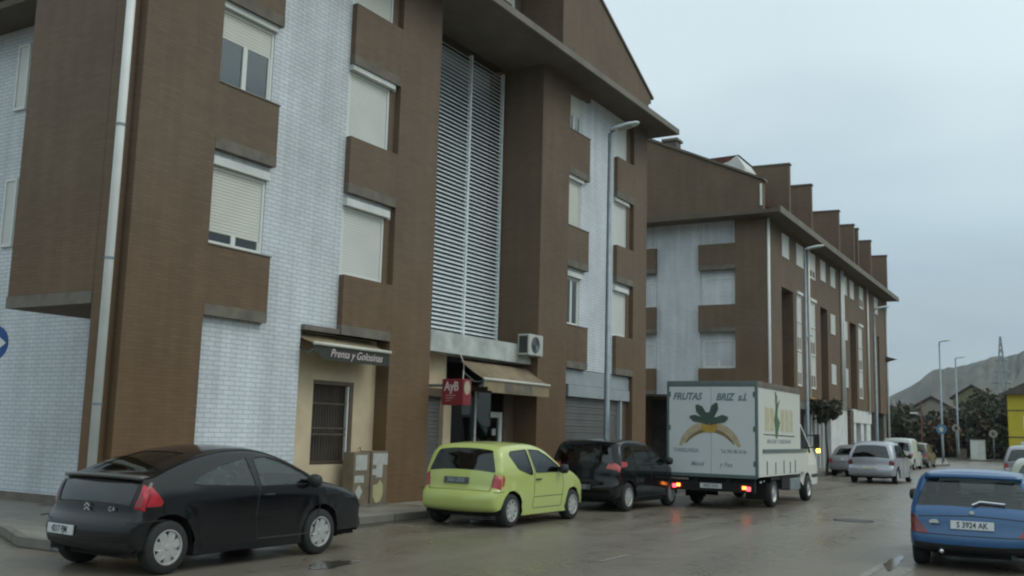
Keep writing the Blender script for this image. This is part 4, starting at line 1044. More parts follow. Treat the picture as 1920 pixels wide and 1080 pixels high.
# -- lime hatchback
paint_lime = paint_mat('lime_car_paint', (.45, .52, .15), .3, coat=.8, dirt=.10)
c2 = Car(**BASE | dict(
    prof=[(.12, .26), (.03, .31), (0, .40), (.005, .54), (.05, .61), (.09, .66), (.115, .80), (.15, .95), (.22, 1.15), (.30, 1.34), (.40, 1.41), (.7, 1.455), (1.2, 1.475), (1.6, 1.455), (1.95, 1.37), (2.3, 1.20), (2.65, 1.02), (2.95, .965), (3.25, .87), (3.5, .73), (3.63, .58), (3.66, .42), (3.60, .28), (3.5, .22)],
    hw=.83, belt=.95, tumble=.34, xr=.60, xf=2.92, wr=.29, Ra=.345, planR=.05, planF=.12, crr=.09, crf=.2, r=.075, sill=.19, spokes=9,
    shell=[('rear_window', 'r', [(.985, -.88), (.985, .88), (1.36, .80), (1.36, -.80)], .05),
           ('tail_light', 'r', [(.70, .83), (.70, .999), (.965, .999), (.965, .87), (.85, .82)], 0), ('tail_light', 'r', [(.70, -.83), (.70, -.999), (.965, -.999), (.965, -.87), (.85, -.82)], 0),
           ('windscreen', 'f', [(1.03, -.86), (1.38, -.76), (1.38, .76), (1.03, .86)], .06),
           ('head_light', 'f', [(.62, .60), (.62, .97), (.82, .97), (.80, .66)], .03), ('head_light', 'f', [(.62, -.60), (.62, -.97), (.82, -.97), (.80, -.66)], .03)],
    side=[('side_window', [(1.40, .93), (1.27, 1.345), (1.62, 1.33), (1.90, 1.235), (2.28, 1.04), (2.42, .93)], .03),
          ('quarter_window', [(.56, 1.255), (.62, 1.31), (1.18, 1.345), (1.30, .90), (1.22, .895), (.80, 1.0)], .04),
          ('tail_light', [(.19, .93), (.25, .955), (.36, .86), (.33, .71), (.19, .70)], .03)],
    seams=[[(1.24, 1.36), (1.36, .92), (1.36, .55), (1.32, .32)], [(2.42, .93), (2.5, .7), (2.42, .30)], [(1.32, .30), (2.42, .30)], [(1.36, .50), (2.48, .50)], [(.33, .62), (.02, .62)]],
    rseams=[[(.64, -.8), (.64, .8)], [(.64, -.8), (.97, -.86)], [(.64, .8), (.97, .86)]],
    mats={'rear_window': 'darkglass', 'tail_light': 'tailred2', 'windscreen': 'carglass', 'side_window': 'darkglass3', 'quarter_window': 'darkglass3', 'head_light': 'headlight'},
    cab=(.75, 2.2), mirror=(2.28, .96), handles=[(1.50, .81)], plate=(.80, .05, '5863 DKB', 'platebg')))
M['darkglass3'] = glass_mat('smoked_glass', (.30, .36, .33), .04)
M['platebg'] = mat('grimy_number_plate', (.075, .08, .08), .5)
k2 = build_car('parked_car', 'lime green small hatchback parked between the black coupe and the black compact car', (-9.87, 14.66, 0), 0, paint_lime, c2, group='cars parked along the left kerb')
obj('side_lamp', prism(nb(), [(1.2, .34), (2.4, .34), (2.4, .345), (1.2, .345)], XZ, -.82, -.79), M['black'], k2) if False else None
obj('aerial', tube(nb(), [(.8, .0, 1.46), (.72, .0, 1.50), (.5, 0, 1.62)], .006, 5), M['black'], k2)

# -- black compact MPV
c3 = Car(**BASE | dict(
    prof=[(.12, .26), (.03, .32), (0, .44), (.01, .56), (.06, .62), (.09, .70), (.12, .90), (.20, 1.10), (.32, 1.36), (.42, 1.48), (.7, 1.54), (1.2, 1.56), (1.7, 1.535), (2.1, 1.45), (2.5, 1.28), (2.9, 1.10), (3.2, 1.0), (3.6, .90), (3.9, .76), (4.02, .6), (4.05, .42), (3.98, .28), (3.85, .22)],
    hw=.875, belt=1.0, tumble=.34, xr=.70, xf=3.18, wr=.31, Ra=.37, planR=.06, planF=.12, crr=.12, crf=.25, sill=.2, spokes=10,
    shell=[('rear_window', 'r', [(1.06, -.84), (1.06, .84), (1.43, .76), (1.43, -.76)], .05),
           ('tail_light', 'r', [(.95, .66), (.95, .999), (1.10, .999), (1.10, .72)], 0), ('tail_light', 'r', [(.95, -.66), (.95, -.999), (1.10, -.999), (1.10, -.72)], 0),
           ('windscreen', 'f', [(1.12, -.86), (1.45, -.74), (1.45, .74), (1.12, .86)], .06)],
    side=[('side_window', [(1.95, 1.02), (1.88, 1.41), (2.15, 1.37), (2.5, 1.26), (2.82, 1.06), (2.8, 1.02)], .03), ('side_window', [(1.05, 1.03), (1.05, 1.41), (1.82, 1.42), (1.88, 1.02)], .03),
          ('quarter_window', [(.46, 1.17), (.60, 1.39), (.96, 1.41), (.96, 1.10), (.60, 1.10)], .04),
          ('tail_light', [(.20, 1.09), (.62, 1.06), (.60, .965), (.19, .95)], .02)],
    seams=[[(1.02, 1.48), (1.0, 1.0), (1.06, .7), (1.12, .3)], [(1.92, 1.48), (1.92, .3)], [(2.85, 1.02), (2.82, .3)], [(1.12, .3), (2.82, .3)]],
    rseams=[[(.64, -.8), (.64, .8)]],
    mats={'rear_window': 'darkglass', 'tail_light': 'tailred2', 'windscreen': 'carglass', 'side_window': 'darkglass3', 'quarter_window': 'carglass'},
    cab=(.95, 2.6), mirror=(2.72, 1.04), handles=[(1.2, .93), (2.05, .93)], plate=(.52, .0, '2096 FCD', 'platebg')))
k3 = build_car('parked_car', 'black tall compact car with reddish tail lights parked between the lime hatchback and the truck', (-9.92, 19.55, 0), 0, paint_black, c3, group='cars parked along the left kerb')

# -- blue hatchback ahead, bottom right
paint_blue = paint_mat('blue_car_paint', (.006, .075, .20), .3, coat=.6, dirt=.10)
paint_roofish = paint_blue
c5 = Car(**BASE | dict(
    prof=[(.16, .24), (.05, .27), (0, .33), (-.01, .44), (.025, .50), (.05, .55), (.07, .66), (.11, .76), (.19, .82), (.34, 1.06), (.44, 1.21), (.50, 1.265), (.8, 1.29), (1.3, 1.31), (1.75, 1.28), (2.15, 1.18), (2.55, .97), (2.85, .88), (3.25, .80), (3.55, .68), (3.68, .54), (3.70, .38), (3.64, .26), (3.5, .2)],
    hw=.80, belt=.78, tumble=.36, xr=.66, xf=3.0, wr=.28, Ra=.335, planR=.05, planF=.12, crr=.08, crf=.22, r=.08, sill=.18, spokes=8,
    shell=[('rear_window', 'r', [(.85, -.91), (.83, .0), (.85, .91), (.98, .91), (1.215, .84), (1.215, -.84), (.98, -.91)], .06),
           ('tail_light', 'r', [(.47, .70), (.47, .999), (.74, .999), (.74, .95), (.62, .84)], 0), ('tail_light', 'r', [(.47, -.70), (.47, -.999), (.74, -.999), (.74, -.95), (.62, -.84)], 0),
           ('bumper_strip', 'r', [(.25, -.96), (.25, .96), (.34, .96), (.34, -.96)], 0),
           ('windscreen', 'f', [(.92, -.84), (1.26, -.74), (1.26, .74), (.92, .84)], .06)],
    side=[('side_window', [(1.42, .80), (1.34, 1.22), (1.65, 1.20), (1.95, 1.12), (2.35, .90), (2.38, .80)], .03), ('quarter_window', [(.68, .87), (.78, 1.16), (1.26, 1.22), (1.34, .81)], .04),
          ('tail_light', [(.13, .74), (.20, .74), (.32, .62), (.26, .47), (.13, .465)], .02)],
    seams=[[(1.3, 1.2), (1.36, .8), (1.36, .3)], [(2.4, .8), (2.4, .3)], [(1.36, .3), (2.4, .3)]],
    rseams=[[(.465, -.97), (.465, .97)], [(.70, -.86), (.72, 0), (.70, .86)]],
    mats={'rear_window': 'carglass', 'tail_light': 'taildark', 'windscreen': 'carglass', 'side_window': 'carglass', 'quarter_window': 'carglass', 'bumper_strip': 'black'},
    cab=(.95, 2.3), mirror=(2.2, .84), handles=[(1.5, .70)], plate=(.60, .0, 'S 3924 AK', 'plate'), wiper=(.84, -.42, 0), wiperm='chrome'))
k5 = build_car('car', 'bright blue hatchback with white rear number plate S 3924 AK ahead at the bottom right', (-1.60, 14.5, 0), R_(3), paint_blue, c5)
bm = nb(); rings = []
for i in range(13):
    v = -1 + i / 6; y = v * .60; x = .43 + .05 * abs(v)**2.2; z = 1.232 - .012 * abs(v)**2
    rings.append([bm.verts.new(p) for p in ((x - .07, y, z - .03), (x - .07, y, z + .005), (x + .03, y, z + .035), (x + .16, y, z + .025), (x + .05, y, z - .04))])
for A, B in zip(rings, rings[1:]):
    for q in range(5): bm.faces.new((A[q], A[(q + 1) % 5], B[(q + 1) % 5], B[q]))
bm.faces.new(rings[0]); bm.faces.new(rings[-1]); obj('spoiler', bm, paint_blue, k5, smooth=True)
obj('badge', prism(nb(), [(.032 * math.cos(t * PI / 8), .765 + .024 * math.sin(t * PI / 8)) for t in range(16)], YZ, .09, .115), M['chrome'], k5)
text('model_lettering', 'ZX', .06, M['chrome'], k5, Matrix(((0, 0, -1, .03), (-1, 0, 0, .48), (0, 1, 0, .75), (0, 0, 0, 1))), squash=1.3) if False else obj('emblem', prism(nb(), [(.52, .61), (.40, .61), (.40, .63), (.43, .66), (.48, .66), (.52, .64)], YZ, .03, .07), M['chrome'], k5)
obj('exhaust_pipe', tube(nb(), [(.5, .38, .26), (.02, .38, .25)], .028, 10), M['chrome'], k5, smooth=True)
obj('rear_silencer', tube(nb(), [(.3, .05, .26), (.3, -.5, .255)], .045, 10), M['metalgrey'], k5, smooth=True)

# -- generic distant cars
def generic(h, L_, hw, wb, ro, kind):
    b = h * .58 if kind != 'van' else 1.02
    if kind == 'hatch':
        prof = [(.14, .26), (.03, .32), (0, .42), (.01, .58), (.06, .66), (.10, b), (.30, h * .86), (.42, h * .95), (.75, h * .985), (1.4, h), (2.0, h * .96), (2.5, h * .82), (2.95, b + .10), (3.3, b + .02), (L_ - .35, b - .12), (L_ - .08, b - .28), (L_, .48), (L_ - .06, .3), (L_ - .2, .23)]
    elif kind == 'van':
        prof = [(.12, .28), (.02, .34), (0, .45), (.02, .6), (.05, .9), (.10, 1.3), (.16, h * .93), (.25, h * .98), (.9, h), (1.9, h), (2.4, h * .93), (2.9, h * .73), (3.25, 1.05), (3.5, .98), (L_ - .25, .85), (L_ - .05, .66), (L_, .45), (L_ - .1, .27)]
    else:
        prof = [(.14, .26), (.03, .32), (0, .42), (.01, .58), (.04, .72), (.08, b - .02), (.2, b + .05), (.55, b + .10), (1.05, h * .90), (1.5, h * .985), (2.0, h), (2.4, h * .96), (2.9, h * .80), (3.3, b + .08), (3.6, b + .02), (L_ - .35, b - .12), (L_ - .08, b - .28), (L_, .48), (L_ - .06, .3), (L_ - .2, .23)]
    xr, xf = ro, ro + wb; top = h * .90
    sh = [('windscreen', 'f', [(b + .14, -.84), (top + .02, -.74), (top + .02, .74), (b + .14, .84)], .05)]
    if kind == 'hatch': sh += [('rear_window', 'r', [(b + .06, -.84), (b + .06, .84), (top, .78), (top, -.78)], .06)]
    elif kind == 'van': sh += [('rear_window', 'r', [(1.12, .07), (1.12, .84), (h * .88, .80), (h * .88, .07)], .04), ('rear_window', 'r', [(1.12, -.07), (1.12, -.84), (h * .88, -.80), (h * .88, -.07)], .04)]
    else: sh += [('rear_window', 'r', [(b + .13, -.80), (b + .13, .80), (top - .02, .70), (top - .02, -.70)], .06)]
    for g in (1, -1): sh.append(('tail_light', 'r', [(b - .22, g * .78), (b - .22, g * .999), (b - .02, g * .999), (b - .02, g * .82)], 0))
    sx = 1.15 if kind == 'saloon' else .62
    sd_ = [('tail_light', [(.19, b - .03), (.36, b - .05), (.33, b - .2), (.19, b - .2)], .02)]
    if kind == 'van': sd_ += [('side_window', [(1.9, 1.08), (1.9, h * .86), (2.25, h * .85), (2.75, h * .68), (2.9, 1.08)], .03)]
    else: sd_ += [('side_window', [(1.95, b + .04), (1.9, top), (2.15, top - .01), (2.5, b + .26), (2.78, b + .08)], .03), ('quarter_window', [(sx, b + .06), (sx + .25, top - .08), (1.0 if sx < 1 else 1.5, top), (1.82, top), (1.88, b + .04)], .03)]
    return Car(**BASE | dict(prof=prof, hw=hw, belt=b, tumble=.36 if kind != 'van' else .12, xr=xr, xf=xf, wr=.31, Ra=.37, sill=.21, grid=.13, shell=sh, side=sd_,
        seams=[[(1.88, top), (1.88, .3)], [(2.85, b), (2.85, .3)]], rseams=[[(.64, -.8), (.64, .8)]] if kind != 'van' else [[(.5, 0), (h * .9, 0)]],
        mats={'windscreen': 'darkglass3', 'rear_window': 'darkglass3', 'tail_light': 'tailred2', 'side_window': 'darkglass3', 'quarter_window': 'darkglass3'}, cab=(1.0, 2.6), mirror=(2.72, b + .06), plate=(.52 if kind != 'saloon' else .78, 0, '3180 BXH', 'plate')))
silver = paint_mat('silver_paint', (.36, .38, .42), .35, metal=.4, coat=.7, dirt=.25)
silver2 = paint_mat('pale_silver_paint', (.30, .31, .34), .35, metal=.4, coat=.6, dirt=.2)
whitep = paint_mat('white_van_paint', (.50, .54, .52), .35, coat=.6, dirt=.25)
darkp = paint_mat('dark_grey_paint', (.035, .033, .033), .3, coat=.8, dirt=.3)
maroon = paint_mat('dark_brown_paint', (.06, .04, .03), .3, coat=.8, dirt=.3)
greens = paint_mat('grey_green_paint', (.22, .25, .19), .35, metal=.3, coat=.7, dirt=.2)
cm = generic(1.65, 4.39, .90, 2.68, .86, 'hatch'); cm.mats['rear_window'] = 'darkglass3'; cm.plate = (.62, 0, '7715 DVR', 'plateyel'); cm.mats['tail_light'] = 'taildark'
M['plateyel'] = mat('pale_rear_plate', (.45, .42, .33), .4)
build_car('car', 'silver people carrier seen from behind in the road beyond the truck', (-8.1, 41.0, 0), R_(-1), silver, cm)
build_car('parked_car', 'pale silver saloon parked at the kerb between the truck cab and the silver people carrier', (-10.35, 47.3, 0), 0, silver2, generic(1.44, 4.4, .87, 2.6, .95, 'saloon'), group='cars parked along the left kerb')
build_car('parked_car', 'dark grey hatchback half hidden between the silver people carrier and the white van', (-10.6, 55.0, 0), 0, darkp, generic(1.5, 4.1, .86, 2.5, .75, 'hatch'), group='cars parked along the left kerb')
build_car('parked_van', 'small white van with two rear door windows parked beyond the silver people carrier', (-10.75, 62.3, 0), 0, whitep, generic(1.82, 4.1, .86, 2.65, .75, 'van'), cat='van')
build_car('parked_car', 'dark brown car parked in front of the small white van', (-10.85, 68.6, 0), 0, maroon, generic(1.6, 4.2, .87, 2.6, .75, 'hatch'), group='cars parked along the left kerb')
build_car('car', 'grey green car just ahead of the blue hatchback, cut by the right edge', (-1.30, 26.2, 0), 0, greens, generic(1.36, 4.2, .86, 2.6, .8, 'saloon'))
build_car('car', 'pale car with wide rear window farther up the road at the right edge', (-2.95, 46, 0), 0, silver2, generic(1.62, 4.2, .88, 2.6, .8, 'hatch'))

# ------------------------------------------------------------------ truck (local x right, y forward, z up; origin rear centre on the road)
tk = empty('box_truck', (-8.07, 22.75, 0), R_(.8), 'white box truck lettered FRUTAS BRIZ with banana picture and lit tail lights', 'truck')
def tb(name, boxes, m, parent=tk, bevel=0):
    bm = nb()
    for b in boxes: bx(bm, *b)
    return obj(name, bm, M[m] if isinstance(m, str) else m, parent, bevel=bevel)
bw = 1.10
cargo = tb('cargo_box', [(-bw, bw, .0, 3.95, .76, 2.94)], 'boxside')
bm = nb()
for s in (-1, 1): bx(bm, .012 if s > 0 else -bw + .05, bw - .05 if s > 0 else -.012, -.018, -.002, .80, 2.84)
for s_, (a, b) in enumerate(((-bw + .05, -.006), (.006, bw - .05))): obj('rear_door', box(a, b, -.02, -.002, .80, 2.84), M['box'], tk, bevel=.006)
bm.free()
tb('box_edge_trim', [(-bw - .012, bw + .012, -.03, .06, 2.85, 2.97), (-bw - .012, -bw + .05, -.025, .05, .76, 2.85), (bw - .05, bw + .014, -.025, .05, .74, 2.85), (-bw, bw, -.025, .0, .72, .80)], 'boxtrim', bevel=.008)
tb('roof_rail', [(-bw - .02, bw + .02, .06, 3.97, 2.90, 2.98), (bw + .002, bw + .016, .05, 3.96, 2.84, 2.92)], M['concrete'])
pieces('door_hinge', [(x - .02, x + .02, -.035, -.019, z, z + .12) for x in (-bw + .07, bw - .07) for z in (1.0, 1.8, 2.6)], 'boxtrim', tk)
fz = -.022
bm = nb()
for k in range(20):
    for z in (.80, 2.86): bx(bm, bw + .0145, bw + .019, .12 + k * .197, .135 + k * .197, z, z + .014)
obj('rivets', bm, M['concrete'], tk)
def rp(pts, m, name, y=fz): return obj(name, prism(nb(), pts, XZ, y, y - .002), M[m], tk)
Zt = lambda x, z: face_my(x, fz - .001, z)
text('lettering', 'FRUTAS', .235, M['txtblue'], tk, Zt(-.60, 2.60), shear=.3, bold=.008, squash=.86)
text('lettering', 'BRIZ  s.l.', .235, M['txtblue'], tk, Zt(.49, 2.59), shear=.3, bold=.008, squash=.86)
text('small_lettering', 'TORRELAVEGA', .125, M['txtgrey'], tk, Zt(-.62, 1.33), bold=.003, squash=.72)
text('small_lettering', 'Tel. 942 88 24 06', .12, M['txtgrey'], tk, Zt(.54, 1.33), bold=.003, squash=.72)
text('small_lettering', 'Móvil', .15, M['txtgrey'], tk, Zt(-.34, 1.02), bold=.003, squash=.95, shear=.2)
text('small_lettering', 'y Fax', .15, M['txtgrey'], tk, Zt(.36, 1.02), bold=.003, squash=.95, shear=.2)
# banana arc, pineapple body and leaves
def arc_band(r0, r1, a0, a1, cx, cz, n=24, taper=.0):
    A = []; B = []
    for i in range(n + 1):
        t = i / n; a = a0 + (a1 - a0) * t; k = math.sin(PI * min(max(t, .02), .98))**.45; rm = (r0 + r1) / 2; hw_ = (r1 - r0) / 2 * k
        A.append((cx + (rm + hw_) * math.cos(a), cz + (rm + hw_) * math.sin(a))); B.append((cx + (rm - hw_) * math.cos(a), cz + (rm - hw_) * math.sin(a)))
    return A + B[::-1]
cx0 = -.04
rp(arc_band(.68, .92, R_(20 + 5), R_(155), cx0, 1.10), 'orn', 'banana_print')
rp(arc_band(.66, .745, R_(33), R_(147), cx0, 1.11), 'brn', 'banana_shade_print', fz - .002)
rp([(cx0 - .17, 1.78), (cx0 - .20, 1.90), (cx0 - .16, 2.02), (cx0 + .16, 2.02), (cx0 + .19, 1.9), (cx0 + .15, 1.78), (cx0, 1.75)], 'yel', 'fruit_print', fz - .004)
def leafshape(ang, ln, w):
    d = Vector((math.cos(ang), math.sin(ang))); s_ = Vector((-d.y, d.x)); o = Vector((cx0 - .01, 2.0)); return [tuple(o + d * ln * t + s_ * w * q) for t, q in ((0, -.8), (.4, -.8), (.75, -1), (.97, -.4), (1, .2), (.75, 1), (.4, .8), (0, .8))]
for k_, (an, ln, w) in enumerate(((R_(166), .50, .085), (R_(128), .52, .10), (R_(68), .50, .095), (R_(14), .48, .095), (R_(100), .24, .17))):
    rp(leafshape(an, ln, w), 'grn', 'leaf_print', fz - .006 - k_ * .0005)
# side print (facing +X)
def sp_(pts, m, name, x=bw + .002): return obj(name, prism(nb(), pts, YZ, x, x + .002), M[m], tk)
sp_([(.55, 2.05), (.55, 2.42), (3.05, 2.42), (3.05, 2.02), (2.3, 2.02)][::1], 'yelpale', 'wordmark_band') if False else None
for a, b in ((.62, 1.02), (1.08, 1.42), (2.02, 2.38), (2.46, 2.80), (2.88, 3.18)): sp_([(a, 1.84), (a + .02, 2.40), (b, 2.36), (b - .03, 1.82)], 'yelpale', 'wordmark_letter')
sp_([(.5, 1.735), (.5, 1.76), (3.35, 1.73), (3.35, 1.70)], 'grn', 'underline_print')
sp_([(1.55, 1.66), (1.50, 1.9), (1.42, 2.1), (1.55, 2.35), (1.62, 2.72), (1.72, 2.70), (1.68, 2.5), (1.95, 2.62), (1.76, 2.38), (1.72, 2.2), (1.95, 2.05), (1.80, 1.86), (1.68, 1.66)], 'grn2', 'plant_print', bw + .004)
sp_([(1.58, 2.30), (1.52, 2.78), (1.60, 2.80), (1.68, 2.3)], 'grn', 'plant_top_print', bw + .005)
text('side_lettering', 'FRUTAS Y VERDURAS', .13, M['txtgrey'], tk, face_px(bw + .004, 1.85, 1.58), squash=1.75, bold=.002, shear=.25)
tb('side_strip', [(bw + .003, bw + .03, .42, 4.6, 1.32, 1.40)], 'boxtrim')
pieces('strap', [(bw + .003, bw + .012, y, y + .035, .80, 1.12 - .04 * (i % 2)) for i, y in enumerate((.75, 1.5, 2.25, 2.85, 3.35))], 'iron', tk)
# chassis, skirts, lamps
tb('chassis', [(-.45, -.35, .02, 5.6, .45, .72), (.35, .45, .02, 5.6, .45, .72), (-1.0, 1.0, .08, .20, .40, .72), (-.9, .9, 1.6, 1.7, .45, .72), (-.8, .8, 2.2, 2.9, .45, .75), (-1.02, -.86, .0, .25, .42, .72)], 'underbody')
tb('rear_bumper', [(-1.02, 1.04, -.04, .05, .40, .60), (-1.06, -.70, -.045, .0, .62, .70)], 'underbody')
tb('bumper_stripe', [(-1.02, -.55, -.05, -.042, .64, .69)], 'concrete')
pl = tb('number_plate', [(-.26, .26, -.06, -.045, .47, .58)], 'plate'); text('plate_lettering', '8402 DHS', .10, M['platedark'], pl, face_my(0, -.062, .525), squash=.85)
for s in (-1, 1):
    l = tb('tail_light', [(s * .82 - .13, s * .82 + .13, -.058, -.041, .43, .57)], 'taildark', bevel=.005)
    obj('lit_stop_lamp', box(s * .90 - .05, s * .90 + .05, -.066, -.058, .445, .535), M['lit_red'], l, bevel=.01)
    obj('lit_orange_lamp', box(s * .80 - .05, s * .80 + .05, -.066, -.058, .475, .55), M['lit_orange'], l, bevel=.01)
pieces('marker_lamp', [(1.04, 1.07, .35, .42, .62, .66), (1.04, 1.06, .65, .69, .64, .67)], 'lamphead', tk)
tb('side_skirt', [(bw - .25, bw - .02, 2.15, 3.8, .42, .72)], 'underbody')
tb('tool_box', [(bw - .3, bw + .0, 2.9, 3.9, .36, .66)], 'metalgrey', bevel=.02)
pieces('mud_flap', [(.55, 1.0, 2.12, 2.14, .18, .6), (-1.0, -.55, 2.12, 2.14, .18, .6), (.5, 1.02, 1.02, 1.04, .2, .62), (-1.02, -.5, 1.02, 1.04, .2, .62)], 'underbody', tk)
for x, y in ((.93, 1.62), (-.93, 1.62), (.93, 5.10), (-.93, 5.10)):
    g = 1 if x > 0 else -1; R0 = .335; w = .2; bm = nb()
    pr = [(R0 * .62, -w / 2), (R0 * .93, -w / 2), (R0, -w / 2 + .04), (R0, w / 2 - .04), (R0 * .93, w / 2), (R0 * .62, w / 2)]
    rings = [[bm.verts.new((yy, r * math.cos(2 * PI * k / 32), r * math.sin(2 * PI * k / 32))) for k in range(32)] for r, yy in pr]
    for A, B in zip(rings, rings[1:]):
        for k in range(32): bm.faces.new((A[k], A[(k + 1) % 32], B[(k + 1) % 32], B[k]))
    ty = obj('wheel', bm, M['tyre'], tk, smooth=True, loc=(x, y, R0)); bm = nb()
    pr = [(R0 * .63, w / 2), (R0 * .58, w / 2 - .03), (R0 * .38, w / 2 - .06), (R0 * .22, w / 2 - .01), (.001, w / 2 - .005)]
    rings = [[bm.verts.new((g * yy, r * math.cos(2 * PI * k / 32), r * math.sin(2 * PI * k / 32))) for k in range(32)] for r, yy in pr]
    for A, B in zip(rings, rings[1:]):
        for k in range(32): bm.faces.new((A[k], A[(k + 1) % 32], B[(k + 1) % 32], B[k]))
    obj('rim', bm, M['rim'], ty, smooth=True)
pieces('mudguard', [(bw - .28, bw - .03, 1.2, 2.04, .66, .735), (-bw + .03, -bw + .28, 1.2, 2.04, .66, .735)], 'underbody', tk)
# cab: side outline with wheel arch, hollow with glass
cabp = [(4.05, .55), (4.05, 2.05), (4.2, 2.16), (4.75, 2.18), (5.05, 2.08), (5.55, 1.52), (5.95, 1.30), (6.2, 1.12), (6.27, .85), (6.27, .5), (6.15, .42), (5.15, .42)] + [(4.80 + .43 * math.cos(a), .335 + .43 * math.sin(a)) for a in [PI * k / 10 + .12 for k in range(0, 10)]] + [(4.28, .45)]
win = roundpoly([(4.14, 1.30), (4.16, 2.06), (4.74, 2.10), (5.00, 2.02), (5.46, 1.52), (5.52, 1.28)], .05)
vo, res = regions(densify(cabp, .12), [('win', densify(win, .08))], .16)
cw = lambda z: .985 - max(0, z - .95) * .20
bm = nb(); bg_ = nb()
for s in (-1, 1):
    add_tris(bm, vo, res['body'], lambda a, b, g=s: (g * (cw(b) - .12 * max(0, a - 5.6)**1.5), a, b)); add_tris(bg_, vo, res['win'], lambda a, b, g=s: (g * (cw(b) - .01), a, b))
q = cabp[:11]
def cabx(s, a, b): return s * (cw(b) - .12 * max(0, a - 5.6)**1.5)
ws = nb()
for i, (p1, p2) in enumerate(zip(q, q[1:])):
    tgt = ws if i == 4 else bm
    vv = [tgt.verts.new((cabx(s, *p), p[0], p[1])) for s, p in ((-1, p1), (1, p1), (1, p2), (-1, p2))]; tgt.faces.new(vv)
obj('cab', bm, M['boxside'], tk); 
for s in (-1, 1):
    b2 = bg_.copy(); bmesh.ops.delete(b2, geom=[v for v in b2.verts if v.co.x * s < 0], context='VERTS'); obj('side_window', b2, M['darkglass'], tk)
bg_.free(); obj('windscreen', ws, M['darkglass'], tk)
tb('cab_seat', [(-.8, .8, 4.2, 4.4, .7, 1.6), (-.8, .8, 4.4, 4.8, .7, 1.0)], 'seat'); tb('dashboard', [(-.85, .85, 5.2, 5.6, .7, 1.25)], 'black')
tb('side_trim', [(.975, 1.0, 5.3, 6.0, .62, .70)], 'black'); tb('head_light', [(.5, .88, 6.2, 6.29, .7, .95)], 'headlight', bevel=.02); tb('head_light', [(-.88, -.5, 6.2, 6.29, .7, .95)], 'headlight', bevel=.02)
tb('side_fairing', [(1.06, 1.10, 3.955, 4.75, .80, 1.40)], 'boxside')
cabparts = 1
for s in (-1, 1):
    me_ = tb('wing_mirror', [(s * 1.16 - .08, s * 1.16 + .08, 5.2, 5.28, 1.40, 1.80)], 'black', bevel=.02)
    obj('mirror_arm', tube(nb(), [(s * .9, 5.28, 1.42), (s * 1.12, 5.25, 1.45)], .018, 6), M['black'], me_); obj('mirror_arm', tube(nb(), [(s * .88, 5.22, 1.78), (s * 1.12, 5.24, 1.76)], .018, 6), M['black'], me_)
    if s > 0: obj('lit_indicator', box(1.16, 1.26, 5.14, 5.19, 1.30, 1.40), M['lit_amber'], me_, bevel=.02)

for o_ in list(bpy.data.objects):
    if o_.parent == tk and o_.name.split('.')[0] in ('cab', 'windscreen', 'side_window', 'cab_seat', 'dashboard', 'side_trim', 'head_light', 'wing_mirror'): o_.location.y += .30
# ------------------------------------------------------------------ left edge sign
rs = empty('round_sign', (-17.25, 10.6, .13), 0, 'round blue sign with white arrow on a pole at the left edge', 'sign')
obj('pole', tube(nb(), [(0, 0, 0), (0, 0, 3.2)], .03, 8), M['metalgrey'], rs, smooth=True)
bm = nb(); prism(bm, [(.30 * math.cos(t * PI / 18), 2.88 + .31 * math.sin(t * PI / 18)) for t in range(36)], XZ, -.05, -.035); sgd = obj('sign_disc', bm, M['blue_sign'], rs)
bm = nb(); prism(bm, [(-.2, 2.85), (.10, 2.85), (.10, 2.77), (.26, 2.88), (.10, 2.99), (.10, 2.91), (-.2, 2.91)], XZ, -.054, -.051); obj('arrow', bm, M['frame'], sgd)
for o_ in (sgd,): pass
rs.rotation_euler.z = R_(12)
tag(obj('notice_panel', box(-17.45, -17.03, 10.56, 10.60, 1.3, 2.3), M['signcream'], bevel=.01), 'pale upright panel below the round blue sign at the left edge', 'panel')

# ------------------------------------------------------------------ far background
def tree(x, y, h, w, mk, label, seed, nleaf=1500, trunk=.25, leafs=.30, group='trees at the end of the street', lowl=.2):
    rnd = random.Random(seed)
    e = empty('tree', (x, y, 0), 0, label, 'tree', group)
    bm = nb(); limbs = []
    tube(bm, [(0, 0, 0), (.05 * w, 0, h * .25), (0, .03 * w, h * .5), (0, 0, h * .85)], [.05 * w, .04 * w, .028 * w, .008 * w], 8)
    for i in range(9):
        a = rnd.uniform(0, 2 * PI); z0 = h * rnd.uniform(lowl, max(.6, lowl + .1)); ln = w * rnd.uniform(.3, .48)
        p = (math.cos(a) * ln, math.sin(a) * ln, min(h * .92, z0 + h * rnd.uniform(.12, .35))); tube(bm, [(0, 0, z0), (p[0] * .5, p[1] * .5, (z0 + p[2]) / 2 + .03 * h), p], [.022 * w, .014 * w, .004 * w], 5); limbs.append(p)
    obj('trunk', bm, M['bark'], e)
    bm = nb(); cl = [(p[0], p[1], p[2], w * rnd.uniform(.14, .24)) for p in limbs] + [(rnd.uniform(-.3, .3) * w, rnd.uniform(-.3, .3) * w, h * rnd.uniform(trunk + .1, .88), w * rnd.uniform(.14, .26)) for _ in range(12)]
    for i in range(nleaf):
        c = cl[i % len(cl)]; d = Vector((rnd.gauss(0, 1), rnd.gauss(0, 1), rnd.gauss(0, 1))).normalized() * c[3] * rnd.uniform(.35, 1.05)**.6
        p = Vector(c[:3]) + Vector((d.x, d.y, d.z * .8)); s = leafs * rnd.uniform(.5, 1.3)
        u = Vector((rnd.gauss(0, 1), rnd.gauss(0, 1), rnd.gauss(0, 1))).normalized(); v = u.orthogonal().normalized(); k = u.cross(v)
        vv = [bm.verts.new(p + (v * a + k * b) * s) for a, b in ((-.5, -.3), (.1, -.5), (.5, .2), (-.1, .5))]; bm.faces.new(vv)
    obj('crown', bm, M[mk], e); return e
